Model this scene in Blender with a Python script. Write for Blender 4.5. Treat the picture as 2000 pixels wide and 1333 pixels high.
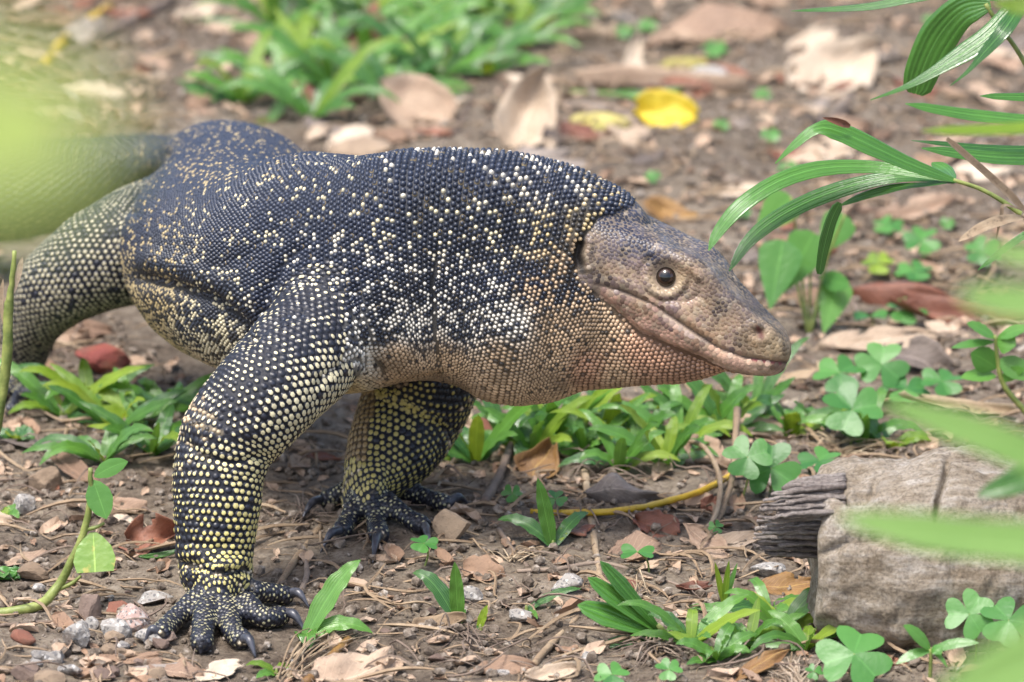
import bpy, bmesh, math, random
import numpy as np
from mathutils import Vector, Matrix
from mathutils.bvhtree import BVHTree
from mathutils.kdtree import KDTree

for _o in list(bpy.data.objects):
    bpy.data.objects.remove(_o)
SC = bpy.context.scene
COL = SC.collection
random.seed(7)
RNG = np.random.default_rng(7)

# ------------------------------------------------------------------ camera
CAM_H, CAM_PITCH, FPX = 0.90, math.radians(15.0), 12300.0
cam_data = bpy.data.cameras.new('camera')
cam = bpy.data.objects.new('camera', cam_data)
COL.objects.link(cam)
cam.location = (0, 0, CAM_H)
cam.rotation_euler = (math.pi / 2 - CAM_PITCH, 0, 0)
cam_data.sensor_width = 36.0
cam_data.lens = FPX / 2000.0 * 36.0
cam_data.clip_start = 0.02
cam_data.clip_end = 500.0
cam_data.dof.use_dof = True
cam_data.dof.focus_distance = 3.015
cam_data.dof.aperture_fstop = 12.5
SC.camera = cam

# ------------------------------------------------------------------ sky, sun, exposure
SUN_EL, SUN_AZ = math.radians(66), math.radians(222)   # bright overcast, light from high above the lizard
world = bpy.data.worlds.new('World')
SC.world = world
world.use_nodes = True
_n = world.node_tree.nodes
_sky = _n.new('ShaderNodeTexSky')
_sky.sky_type = 'NISHITA'
_sky.sun_disc = False
_sky.sun_elevation = SUN_EL
_sky.sun_rotation = SUN_AZ
_sky.dust_density = 4.0
_sky.air_density = 1.0
_sky.ozone_density = 0.6
_n['Background'].inputs['Strength'].default_value = 0.15
world.node_tree.links.new(_sky.outputs[0], _n['Background'].inputs['Color'])
sun_data = bpy.data.lights.new('sun', 'SUN')
sun_data.energy = 2.2
sun_data.angle = math.radians(17)
sun_data.color = (1.0, 0.97, 0.92)
sun = bpy.data.objects.new('sun', sun_data)
COL.objects.link(sun)
_sd = Vector((math.sin(SUN_AZ) * math.cos(SUN_EL), math.cos(SUN_AZ) * math.cos(SUN_EL), math.sin(SUN_EL)))
sun.rotation_euler = _sd.to_track_quat('Z', 'Y').to_euler()
sun.location = (0, 0, 5)
SC.view_settings.view_transform = 'Standard'
SC.view_settings.look = 'None'
SC.view_settings.gamma = 1.0
SC.view_settings.use_curve_mapping = False
SC.view_settings.exposure = 0.96

# ------------------------------------------------------------------ pixel <-> place
CP = np.array([0, 0, CAM_H])
FWD = np.array([0, math.cos(CAM_PITCH), -math.sin(CAM_PITCH)])
UPV = np.array([0, math.sin(CAM_PITCH), math.cos(CAM_PITCH)])

def ray(px, py):
    return FWD + np.array([1.0, 0, 0]) * ((px - 1000) / FPX) - UPV * ((py - 666.5) / FPX)

def P(px, py, Y):
    r = ray(px, py)
    return CP + r * (Y / r[1])

def proj(p):
    v = np.asarray(p) - CP
    d = v @ FWD
    return 1000 + FPX * v[..., 0] / d, 666.5 - FPX * (v @ UPV) / d, d

def mpp(p):
    return float((np.asarray(p) - CP) @ FWD) / FPX

# ------------------------------------------------------------------ noise
def _hash(i, j, k, seed):
    n = (i * 374761393 + j * 668265263 + k * 1274126177 + seed * 974634777) & 0xFFFFFFFF
    n = ((n ^ (n >> 13)) * 1274126177) & 0xFFFFFFFF
    n = ((n ^ (n >> 16)) * 2246822519) & 0xFFFFFFFF
    return ((n ^ (n >> 15)) & 0xFFFF) / 65535.0

def noise3(p, seed=0):
    p = np.asarray(p, float)
    f = np.floor(p).astype(np.int64)
    t = p - f
    t = t * t * (3 - 2 * t)
    out = 0
    for a in (0, 1):
        for b in (0, 1):
            for c in (0, 1):
                w = (t[..., 0] if a else 1 - t[..., 0]) * (t[..., 1] if b else 1 - t[..., 1]) * (t[..., 2] if c else 1 - t[..., 2])
                out = out + w * _hash(f[..., 0] + a, f[..., 1] + b, f[..., 2] + c, seed)
    return out * 2 - 1

def fbm(p, octaves=3, seed=0):
    s, a, q = 0, 1.0, np.asarray(p, float)
    for o in range(octaves):
        s = s + a * noise3(q, seed + o * 17)
        q = q * 2.03
        a *= 0.5
    return s

def gh(x, y):
    """height of the soil at x, y"""
    x = np.asarray(x, float); y = np.asarray(y, float)
    p = np.stack([x, y, np.zeros_like(x)], -1)
    h = 0.0045 * fbm(p * 9, 2, 3) + 0.0022 * fbm(p * 42, 2, 5) + 0.0012 * np.abs(fbm(p * 120, 2, 9))
    return h

def G(px, py, lift=0.0):
    """the point of the soil seen at a pixel"""
    r = ray(px, py)
    z = 0.0
    for _ in range(5):
        t = (z - CAM_H) / r[2]
        q = CP + r * t
        z = float(gh(q[0], q[1])) + lift
    return q

def lin(r, g, b, k=0.75):
    def f(c):
        c = c / 255.0
        return (c / 12.92 if c <= 0.04045 else ((c + 0.055) / 1.055) ** 2.4) * k
    return (f(r), f(g), f(b))

# ------------------------------------------------------------------ object helpers
def tag(o, label=None, cat=None, group=None, kind=None):
    if label: o['label'] = label
    if cat: o['category'] = cat
    if group: o['group'] = group
    if kind: o['kind'] = kind
    return o

def empty(name, loc, label=None, cat=None, group=None):
    o = bpy.data.objects.new(name, None)
    o.empty_display_size = 0.02
    COL.objects.link(o)
    o.location = Vector(loc)
    return tag(o, label, cat, group)

def mesh_data(name, verts, faces, mat=None, smooth=True, uvs=None, cols=None):
    me = bpy.data.meshes.new(name)
    me.from_pydata([tuple(v) for v in np.asarray(verts, float).tolist()], [], [tuple(f) for f in faces])
    if smooth:
        me.polygons.foreach_set('use_smooth', [True] * len(me.polygons))
    if uvs is not None:
        uv = me.uv_layers.new(name='UVMap')
        idx = np.zeros(len(me.loops), np.int32)
        me.loops.foreach_get('vertex_index', idx)
        uv.data.foreach_set('uv', np.asarray(uvs, np.float32)[idx].ravel())
    if cols is not None:
        a = me.color_attributes.new('Col', 'FLOAT_COLOR', 'POINT')
        c = np.ones((len(verts), 4), np.float32)
        c[:, :3] = cols
        a.data.foreach_set('color', c.ravel())
    if mat: me.materials.append(mat)
    me.update()
    return me

def add(name, me, parent=None, loc=None):
    o = bpy.data.objects.new(name, me)
    COL.objects.link(o)
    if parent is not None:
        o.parent = parent
    if loc is not None: o.location = Vector(loc)
    return o

def part(name, verts, faces, mat, parent=None, smooth=True, uvs=None, cols=None, rel=True):
    """a mesh given in world coordinates; under a parent it is made relative to the parent's place"""
    verts = np.asarray(verts, float)
    if parent is not None and rel:
        q = parent; off = np.zeros(3)
        while q is not None:
            off = off + np.array(q.location); q = q.parent
        verts = verts - off
        return add(name, mesh_data(name, verts, faces, mat, smooth, uvs, cols), parent)
    c = verts.mean(0); c[2] = verts[:, 2].min()
    o = add(name, mesh_data(name, verts - c, faces, mat, smooth, uvs, cols), None, c)
    return o

def catmull(pts, n):
    pts = np.asarray(pts, float)
    m = len(pts)
    q = np.vstack([2 * pts[0] - pts[1], pts, 2 * pts[-1] - pts[-2]])
    t = np.linspace(0, m - 1, n)
    i = np.clip(np.floor(t).astype(int), 0, m - 2)
    u = (t - i)[:, None]
    a, b, c, d = q[i], q[i + 1], q[i + 2], q[i + 3]
    return 0.5 * ((2 * b) + (c - a) * u + (2 * a - 5 * b + 4 * c - d) * u ** 2 + (3 * b - a - 3 * c + d) * u ** 3)

def nrm(v):
    v = np.asarray(v, float)
    return v / (np.linalg.norm(v, axis=-1, keepdims=True) + 1e-12)

def grid_faces(nu, nv, wrap=False):
    F = []
    m = nv if wrap else nv - 1
    for i in range(nu - 1):
        for j in range(m):
            k = (j + 1) % nv
            F.append((i * nv + j, i * nv + k, (i + 1) * nv + k, (i + 1) * nv + j))
    return F

def tube(pts, rad, sides=7, n=None, rough=0.0, seed=0, flat=1.0):
    n = n or max(4, len(pts) * 4)
    pts = catmull(pts, n)
    rad = np.interp(np.linspace(0, 1, n), np.linspace(0, 1, len(np.atleast_1d(rad))), np.atleast_1d(rad))
    T = nrm(np.gradient(pts, axis=0))
    ref = np.array([0, 0, 1.0])
    if abs(T[0] @ ref) > 0.9: ref = np.array([0, 1.0, 0])
    V = []
    N = nrm(ref - (ref @ T[0]) * T[0])
    for i in range(n):
        N = nrm(N - (N @ T[i]) * T[i])
        B = np.cross(T[i], N)
        th = np.arange(sides) * 2 * math.pi / sides
        V.append(pts[i] + rad[i] * (np.cos(th)[:, None] * N * flat + np.sin(th)[:, None] * B))
    V = np.concatenate(V)
    if rough:
        V = V + rough * np.stack([noise3(V * 400, seed + k) for k in range(3)], -1)
    F = grid_faces(n, sides, True)
    F.append(tuple(range(sides))[::-1])
    F.append(tuple((n - 1) * sides + k for k in range(sides)))
    uv = np.stack([np.repeat(np.linspace(0, 1, n), sides), np.tile(np.linspace(0, 1, sides), n)], -1)
    return V, F, uv

# ------------------------------------------------------------------ material helpers
class NT:
    def __init__(s, name):
        s.m = bpy.data.materials.new(name); s.m.use_nodes = True
        s.t = s.m.node_tree; s.n = s.t.nodes; s.b = s.n['Principled BSDF']
    def node(s, typ, **kw):
        nd = s.n.new(typ)
        for k, v in kw.items():
            if k[0] == '_': nd.inputs[k[1:].replace('_', ' ')].default_value = v
            else: setattr(nd, k, v)
        return nd
    def link(s, a, b): s.t.links.new(a, b)
    def ramp(s, fac, stops, interp='LINEAR'):
        r = s.n.new('ShaderNodeValToRGB'); r.color_ramp.interpolation = interp
        e = r.color_ramp.elements
        while len(e) > 1: e.remove(e[-1])
        e[0].position = stops[0][0]; e[0].color = (*stops[0][1], 1)
        for p_, c_ in stops[1:]:
            q = e.new(p_); q.color = (*c_, 1)
        s.link(fac, r.inputs[0]); return r.outputs[0]
    def mix(s, fac, a, b, mode='MIX'):
        m = s.n.new('ShaderNodeMix'); m.data_type = 'RGBA'; m.blend_type = mode
        for sock, v in ((m.inputs[0], fac), (m.inputs[6], a), (m.inputs[7], b)):
            if isinstance(v, bpy.types.NodeSocket): s.link(v, sock)
            elif isinstance(v, (int, float)): sock.default_value = v
            else: sock.default_value = (*v, 1)
        return m.outputs[2]
    def math(s, op, a, b=0.0, c=0.0):
        m = s.n.new('ShaderNodeMath'); m.operation = op
        for sock, v in zip(m.inputs, (a, b, c)):
            if isinstance(v, bpy.types.NodeSocket): s.link(v, sock)
            else: sock.default_value = v
        return m.outputs[0]
    def noise(s, vec, scale, detail=3.0, rough=0.55):
        nd = s.node('ShaderNodeTexNoise', _Scale=scale, _Detail=detail, _Roughness=rough)
        if vec is not None: s.link(vec, nd.inputs['Vector'])
        return nd.outputs['Fac']
    def bump(s, h, strength=0.4, dist=0.001):
        b = s.node('ShaderNodeBump', _Strength=strength, _Distance=dist)
        s.link(h, b.inputs['Height']); s.link(b.outputs[0], s.b.inputs['Normal']); return b
    def obj(s): return s.node('ShaderNodeTexCoord').outputs['Object']
    def uv(s): return s.node('ShaderNodeTexCoord').outputs['UV']
    def rnd(s): return s.node('ShaderNodeObjectInfo').outputs['Random']
    def set(s, **kw):
        for k, v in kw.items(): s.b.inputs[k.replace('_', ' ')].default_value = v

def mat_green(name, dark, light, under=None, rough=0.38, vein=26, trans=0.28, spots=None, rib=0.4, spec=0.6):
    """leaf: parallel veins from UV, blotches, thin translucent blade"""
    k = NT(name)
    uv = k.uv(); ob = k.obj(); rnd = k.rnd()
    sep = k.node('ShaderNodeSeparateXYZ'); k.link(uv, sep.inputs[0])
    n1 = k.noise(ob, 70, 3)
    f = k.math('ADD', k.math('MULTIPLY', rnd, 0.7), k.math('MULTIPLY', n1, 0.5))
    col = k.ramp(f, [(0.2, dark), (0.85, light)])
    w = k.math('SINE', k.math('MULTIPLY', sep.outputs[1], vein * 6.283))
    w01 = k.math('MULTIPLY_ADD', w, 0.5, 0.5)
    col = k.mix(k.math('MULTIPLY', w01, 0.22), col, tuple(min(1, c * 1.9 + 0.02) for c in light))
    mid = k.math('ABSOLUTE', k.math('SUBTRACT', sep.outputs[1], 0.5))
    midm = k.math('LESS_THAN', mid, 0.022)
    col = k.mix(k.math('MULTIPLY', midm, rib), col, tuple(min(1, c * 2.2 + 0.03) for c in light))
    if spots is not None:
        nz = k.noise(ob, 160, 4)
        m = k.ramp(nz, [(0.60, (0, 0, 0)), (0.68, (1, 1, 1))])
        col = k.mix(k.math('MULTIPLY', m, 0.7), col, spots)
    k.link(col, k.b.inputs['Base Color'])
    k.set(Roughness=rough, **{'Specular_IOR_Level': spec})
    k.bump(k.math('ADD', k.math('MULTIPLY', w01, 0.5), k.noise(ob, 300, 3)), 0.45, 0.0007)
    tr = k.node('ShaderNodeBsdfTranslucent')
    tc = k.mix(0.5, col, tuple(min(1, c * 1.6) for c in (light[0] * 1.3, light[1], light[2] * 0.5)))
    k.link(tc, tr.inputs['Color'])
    mx = k.node('ShaderNodeMixShader', _Fac=trans)
    out = k.n['Material Output']
    k.link(k.b.outputs[0], mx.inputs[1]); k.link(tr.outputs[0], mx.inputs[2]); k.link(mx.outputs[0], out.inputs['Surface'])
    return k.m

def mat_dry(name, stops, rough=0.75, vein=True, blot=None):
    k = NT(name)
    ob = k.obj(); rnd = k.rnd(); uv = k.uv()
    n1 = k.noise(ob, 55, 5, 0.65)
    f = k.math('ADD', k.math('MULTIPLY', rnd, 0.45), k.math('MULTIPLY', n1, 0.75))
    col = k.ramp(f, stops)
    sep = k.node('ShaderNodeSeparateXYZ'); k.link(uv, sep.inputs[0])
    a = k.math('ABSOLUTE', k.math('SUBTRACT', sep.outputs[1], 0.5))
    # side veins running forward from the midrib
    ph = k.math('SUBTRACT', k.math('MULTIPLY', sep.outputs[0], 9.0), k.math('MULTIPLY', a, 7.0))
    v = k.math('ABSOLUTE', k.math('SUBTRACT', k.math('FRACT', ph), 0.5))
    vm = k.math('LESS_THAN', v, 0.05)
    mm = k.math('LESS_THAN', a, 0.018)
    vv = k.math('MAXIMUM', k.math('MULTIPLY', vm, 0.5 if vein else 0), k.math('MULTIPLY', mm, 0.9 if vein else 0))
    col = k.mix(k.math('MULTIPLY', vv, 0.5), col, tuple(min(1, c * 1.5) for c in stops[-1][1]))
    n2 = k.noise(ob, 240, 4, 0.7)
    m = k.ramp(n2, [(0.56, (0, 0, 0)), (0.70, (1, 1, 1))])
    col = k.mix(k.math('MULTIPLY', m, 0.6), col, blot if blot else tuple(c * 0.4 for c in stops[0][1]))
    k.link(col, k.b.inputs['Base Color'])
    k.set(Roughness=rough)
    h = k.math('ADD', k.math('MULTIPLY', vv, 0.6), k.noise(ob, 420, 5, 0.7))
    k.bump(h, 0.6, 0.0012)
    return k.m

def mat_stone(name, stops, speck=None, scale=300, rough=0.85):
    k = NT(name)
    ob = k.obj(); rnd = k.rnd()
    n1 = k.noise(ob, 60, 4)
    f = k.math('ADD', k.math('MULTIPLY', rnd, 0.4), k.math('MULTIPLY', n1, 0.7))
    col = k.ramp(f, stops)
    if speck:
        for q, (c_, sc_, th) in enumerate(speck):
            vo = k.node('ShaderNodeTexVoronoi', _Scale=sc_); k.link(ob, vo.inputs['Vector'])
            sp = k.node('ShaderNodeSeparateXYZ'); k.link(vo.outputs['Color'], sp.inputs[0])
            col = k.mix(k.math('LESS_THAN', sp.outputs[q % 3], th), col, c_)
    dirt = k.ramp(k.noise(ob, 90, 5, 0.7), [(0.48, (0, 0, 0)), (0.66, (1, 1, 1))])
    col = k.mix(k.math('MULTIPLY', dirt, 0.55), col, lin(118, 98, 82))
    k.link(col, k.b.inputs['Base Color'])
    k.set(Roughness=rough)
    k.bump(k.noise(ob, scale, 6, 0.7), 0.7, 0.0018)
    return k.m

# ================================================================== the ground
def make_soil_material():
    k = NT('soil')
    ob = k.obj()
    n1 = k.noise(ob, 7, 4, 0.6); n2 = k.noise(ob, 90, 5, 0.7); n3 = k.noise(ob, 420, 4, 0.7)
    f = k.math('ADD', k.math('MULTIPLY', n1, 0.45), k.math('MULTIPLY', n2, 0.6))
    col = k.ramp(f, [(0.34, lin(80, 70, 61)), (0.47, lin(118, 106, 93)), (0.6, lin(152, 140, 124)), (0.75, lin(188, 177, 163))])
    g = k.ramp(n3, [(0.36, (0.5, 0.45, 0.42)), (0.5, (1, 1, 1)), (0.66, (1.15, 1.12, 1.1))])
    col = k.mix(0.8, col, g, 'MULTIPLY')
    k.link(col, k.b.inputs['Base Color'])
    k.set(Roughness=0.95, **{'Specular_IOR_Level': 0.2})
    k.bump(k.math('ADD', n2, k.math('MULTIPLY', n3, 0.6)), 0.9, 0.004)
    return k.m

M_SOIL = make_soil_material()

def axis_points(lo, hi, step, far):
    c = list(np.arange(lo, hi + step * 0.5, step))
    s = step; a = lo
    left = []
    while a > -far:
        s *= 1.35; a -= s; left.append(a)
    s = step; b = hi; right = []
    while b < far:
        s *= 1.35; b += s; right.append(b)
    return np.array(left[::-1] + c + right)

gx = axis_points(-0.50, 0.50, 0.0042, 60.0)
gy = axis_points(2.55, 4.55, 0.0048, 60.0)
XX, YY = np.meshgrid(gx, gy)
_V = np.stack([XX.ravel(), YY.ravel(), gh(XX.ravel(), YY.ravel())], -1)
_nx, _ny = len(gx), len(gy)
_i = np.arange((_ny - 1) * _nx).reshape(_ny - 1, _nx)[:, :-1].ravel()
_Fc = np.stack([_i, _i + 1, _i + 1 + _nx, _i + _nx], -1)
me = bpy.data.meshes.new('soil_ground')
me.vertices.add(len(_V)); me.vertices.foreach_set('co', _V.ravel())
me.loops.add(_Fc.size); me.loops.foreach_set('vertex_index', _Fc.ravel())
me.polygons.add(len(_Fc)); me.polygons.foreach_set('loop_start', np.arange(0, _Fc.size, 4)); me.polygons.foreach_set('use_smooth', [True] * len(_Fc))
me.update(calc_edges=True); me.materials.append(M_SOIL)
tag(add('ground', me), 'bare brown soil ground strewn with litter', None, None, 'structure')

# ================================================================== the monitor lizard
# skin and scale materials: pigment comes from the colour attribute of the mesh
def mat_pigment(name, rough, bump_scale, bump_strength, bump_dist, spec=0.5, sheen=0.0):
    k = NT(name)
    at = k.node('ShaderNodeAttribute', attribute_name='Col')
    ob = k.obj()
    n = k.noise(ob, 900, 3, 0.6)
    col = k.mix(0.5, at.outputs['Color'], k.ramp(n, [(0.3, (0.62, 0.62, 0.62)), (0.7, (1.25, 1.22, 1.18))]), 'MULTIPLY')
    k.link(col, k.b.inputs['Base Color'])
    k.set(Roughness=rough, **{'Specular_IOR_Level': spec})
    k.bump(k.noise(ob, bump_scale, 4, 0.6), bump_strength, bump_dist)
    return k.m

M_SKIN = mat_pigment('lizard_skin', 0.6, 1100, 0.5, 0.0006, 0.4)
M_SCALE = mat_pigment('lizard_scale', 0.38, 1500, 0.3, 0.0003, 0.55)

def px3(st):
    """stations (px, py, Y, rw_px, ru_px) -> positions and radii in metres"""
    pos = np.array([P(s[0], s[1], s[2]) for s in st])
    m = np.array([mpp(p) for p in pos])
    rw = np.array([s[3] for s in st]) * m
    ru = np.array([s[4] if len(s) > 4 else s[3] for s in st]) * m
    return pos, rw, ru

NR = 48
def loft(st, n, hint=None, trunk=False, power=2.0):
    pos, rw, ru = px3(st)
    data = catmull(np.column_stack([pos, rw, ru]), n)
    pos, rw, ru = data[:, :3], np.maximum(data[:, 3], 3e-4), np.maximum(data[:, 4], 3e-4)
    T = nrm(np.gradient(pos, axis=0))
    S = np.zeros((n, NR, 3)); 
    th = np.arange(NR) * 2 * math.pi / NR
    L = None
    for i in range(n):
        if trunk:
            L = nrm(np.cross(T[i], [0, 0, 1.0]))
        else:
            if L is None:
                L = nrm(np.cross(T[i], np.cross(hint, T[i])))     # near side = hint direction
            L = nrm(L - (L @ T[i]) * T[i])
        U = np.cross(L, T[i])
        c, s = np.cos(th), np.sin(th)
        e = 2.0 / power
        c = np.sign(c) * np.abs(c) ** e; s = np.sign(s) * np.abs(s) ** e
        S[i] = pos[i] + (rw[i] * c)[:, None] * L + (ru[i] * s)[:, None] * U
    return S

def closed(S):
    n, m = S.shape[:2]
    V = np.concatenate([S.reshape(-1, 3), [S[0].mean(0)], [S[-1].mean(0)]])
    F = grid_faces(n, m, True)
    a, b = n * m, n * m + 1
    for j in range(m):
        k = (j + 1) % m
        F.append((k, j, a)); F.append(((n - 1) * m + j, (n - 1) * m + k, b))
    return V, F

def hy(x): return 2.965 - 0.3325 / 0.9135 * (x - 1130) * 0.000243

TRUNK = [(320, 330, 3.46, 62, 58), (370, 330, 3.40, 78, 72), (425, 336, 3.33, 112, 100), (462, 398, 3.24, 172, 152), (452, 484, 3.15, 218, 200),
         (515, 528, 3.06, 208, 212), (615, 535, 3.00, 190, 236), (720, 533, 2.975, 165, 231), (830, 520, 2.968, 145, 229),
         (930, 528, 2.966, 138, 240), (1025, 552, 2.964, 134, 250), (1105, 573, 2.962, 126, 238), (1180, 604, hy(1180), 108, 206),
         (1250, 645, hy(1250), 84, 132), (1340, 690, hy(1340), 56, 62), (1418, 708, hy(1418), 24, 18)]
TAIL = [(430, 345, 3.36, 80), (370, 330, 3.42, 70), (300, 327, 3.46, 64), (200, 346, 3.49, 78), (100, 362, 3.50, 90), (0, 372, 3.50, 97),
        (-150, 395, 3.49, 90), (-400, 455, 3.44, 72), (-700, 520, 3.38, 48), (-1000, 560, 3.34, 26), (-1300, 590, 3.30, 8)]
CAMH = np.array([0, -1.0, 0.25])
ARM = [(735, 535, 3.010, 90), (668, 612, 2.966, 104), (590, 694, 2.926, 110), (515, 775, 2.900, 103), (452, 850, 2.892, 96), (430, 915, 2.886, 88),
       (424, 985, 2.880, 84), (420, 1050, 2.876, 77), (420, 1100, 2.872, 70), (424, 1132, 2.868, 84, 66), (426, 1162, 2.862, 90, 52), (428, 1190, 2.852, 76, 34), (430, 1206, 2.846, 50, 20)]
ARM2 = [(850, 660, 3.045, 110), (828, 740, 3.05, 108), (800, 810, 3.05, 102), (768, 870, 3.035, 90), (735, 925, 3.022, 74, 66), (716, 960, 3.012, 70, 44), (712, 990, 3.000, 60, 28), (712, 1004, 2.993, 40, 14)]
HIND = [(330, 450, 3.25, 118), (250, 485, 3.22, 112), (178, 518, 3.215, 98), (112, 562, 3.22, 82), (68, 622, 3.235, 60), (52, 672, 3.25, 48), (46, 705, 3.262, 42), (46, 740, 3.262, 44, 26), (52, 765, 3.245, 40, 16)]
FING = [  # near hand: centre line, radius, claw tip
    ([(392, 1165), (362, 1190), (338, 1213), (313, 1238)], 21, (281, 1263)),
    ([(408, 1180), (400, 1205), (396, 1232), (394, 1258)], 22, (392, 1282)),
    ([(442, 1180), (448, 1208), (456, 1236), (474, 1250)], 21, (500, 1290)),
    ([(478, 1172), (500, 1198), (522, 1208), (550, 1203)], 21, (597, 1238)),
    ([(485, 1152), (515, 1158), (538, 1160), (560, 1164)], 20, (604, 1190)),
    # far hand
    ([(690, 950), (668, 963), (650, 972), (634, 978)], 18, (588, 1020)),
    ([(700, 975), (688, 998), (678, 1018), (666, 1038)], 18, (626, 1082)),
    ([(726, 985), (732, 1005), (736, 1025), (740, 1046)], 19, (728, 1102)),
    ([(750, 975), (775, 997), (800, 1015), (826, 1028)], 18, (840, 1078)),
    ([(760, 950), (800, 962), (838, 975), (872, 986)], 18, (918, 990)),
    # hind foot
    ([(40, 745), (20, 762), (0, 775), (-20, 788)], 13, (-45, 800)),
    ([(52, 755), (40, 775), (30, 790), (22, 802)], 13, (12, 818)),
    ([(58, 755), (70, 772), (82, 782), (92, 790)], 13, (112, 800)),
]

def pts_on_ground(lst, r_px, lift0=1.0):
    out = []
    for i, (x, y) in enumerate(lst):
        q = G(x, y)
        m = mpp(q)
        lift = r_px * m * (1.9 if i == 0 else 1.5 if i == 1 else 1.1 if i == 2 else 0.95)
        out.append(G(x, y, lift))
    return np.array(out)

lofts = {}
lofts['trunk'] = loft(TRUNK, 150, trunk=True)
lofts['tail'] = loft(TAIL, 90, hint=CAMH)
lofts['arm'] = loft(ARM, 80, hint=CAMH)
lofts['arm2'] = loft(ARM2, 60, hint=CAMH)
lofts['hind'] = loft(HIND, 60, hint=CAMH)
claw_specs = []
for i, (c, r, tip) in enumerate(FING):
    p = pts_on_ground(c, r)
    m = mpp(p[1])
    prof = np.array([1.15, 1.08, 1.0, 1.02]) * r * m
    p2 = np.vstack([p, p[-1] + nrm(p[-1] - p[-2]) * r * m * 0.55])
    prof = np.append(prof, 0.45 * r * m)
    pos, rw, ru = p2, prof, prof * 0.92
    data = catmull(np.column_stack([pos, rw, ru]), 26)
    T = nrm(np.gradient(data[:, :3], axis=0))
    S = np.zeros((26, NR, 3)); th = np.arange(NR) * 2 * math.pi / NR
    for a in range(26):
        L = nrm(np.cross(T[a], [0, 0, 1.0])); U = np.cross(L, T[a])
        S[a] = data[a, :3] + (data[a, 3] * np.sin(th))[:, None] * L + (data[a, 4] * np.cos(th))[:, None] * U
    lofts['finger%d' % i] = S
    claw_specs.append((p[-1], nrm(p[-1] - p[-2]), G(*tip), r * m))

# ---- head in its own frame: s along the skull, n up, w sideways (pixels of the photograph at the head's distance)
HO = P(1130, 510, 2.965)
HM = mpp(HO)
HA = np.array([0.9135, -0.3325, -0.332])
HL = nrm(np.array([0.342, 0.9397, 0.0]))
HN = -nrm(np.cross(HL, HA))
def H(s, w, n): return HO + HM * (s * HA + w * HL + n * HN)
HEAD = [  # s, T, C(w,n), M(w,n), U(w,n), J(w,n), B(w,n), F
    (-60, 118, (80, 98), (104, 52), (106, 10), (102, -20), (82, -60), -80),
    (0, 128, (80, 110), (107, 60), (108, 14), (104, -8), (84, -42), -66),
    (62, 129, (75, 116), (101, 64), (105, 13), (102, -10), (84, -34), -60),
    (130, 124, (66, 119), (86, 68), (97, 18), (97, -16), (80, -50), -66),
    (178, 117, (60, 119), (70, 72), (90, 17), (90, -28), (72, -62), -74),
    (220, 115, (58, 121), (66, 70), (83, 10), (83, -34), (65, -66), -76),
    (261, 104, (51, 107), (61, 58), (76, -3), (76, -40), (58, -69), -77),
    (294, 83, (46, 84), (57, 45), (70, -12), (69, -44), (52, -71), -78),
    (361, 55, (38, 54), (48, 26), (56, -23), (54, -47), (38, -69), -75),
    (409, 40, (29, 38), (39, 14), (42, -21), (39, -40), (25, -58), -62),
    (434, 22, (18, 20), (27, 4), (28, -17), (24, -34), (14, -48), -50),
    (447, 8, (9, 6), (13, -2), (13, -13), (10, -25), (6, -34), -36)]
def head_sections():
    rows = []
    for s, T, C, M, U, J, B, F in HEAD:
        half = [(0, T), C, M, U, J, B, (0, F)]
        ring = half + [(-w, n) for w, n in half[-2:0:-1]]
        q = np.array(ring + ring[:3], float); q = np.vstack([ring[-1], q])
        k = len(ring); t = np.linspace(0, k, NR, endpoint=False)
        i = t.astype(int); u = (t - i)[:, None]
        a, b, c, d = q[i], q[i + 1], q[(i + 2)], q[np.minimum(i + 3, len(q) - 1)]
        r = 0.5 * ((2 * b) + (c - a) * u + (2 * a - 5 * b + 4 * c - d) * u ** 2 + (3 * b - a - 3 * c + d) * u ** 3)
        rows.append(np.column_stack([np.full(NR, s), r]))
    rows = np.array(rows)                       # station, ring, (s,w,n)
    n = 70
    t = catmull(rows.reshape(len(rows), -1), n).reshape(n, NR, 3)
    return HO + HM * (t[..., :1] * HA + t[..., 1:2] * HL + t[..., 2:3] * HN)
lofts['head'] = head_sections()

_Vs, _Fs, _off = [], [], 0
for S in lofts.values():
    v, f = closed(S)
    _Vs.append(v); _Fs += [tuple(x + _off for x in q) for q in f]; _off += len(v)
_me = mesh_data('tmp', np.concatenate(_Vs), _Fs)
_bm = bmesh.new(); _bm.from_mesh(_me)
bmesh.ops.recalc_face_normals(_bm, faces=_bm.faces); _bm.to_mesh(_me); _bm.free()
_ob = add('tmp', _me)
_md = _ob.modifiers.new('r', 'REMESH'); _md.mode = 'VOXEL'; _md.voxel_size = 0.0015; _md.use_smooth_shade = True
_ms = _ob.modifiers.new('s', 'SMOOTH'); _ms.factor = 0.5; _ms.iterations = 5
_dg = bpy.context.evaluated_depsgraph_get()
body = bpy.data.meshes.new_from_object(_ob.evaluated_get(_dg))
bpy.data.objects.remove(_ob)

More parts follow.
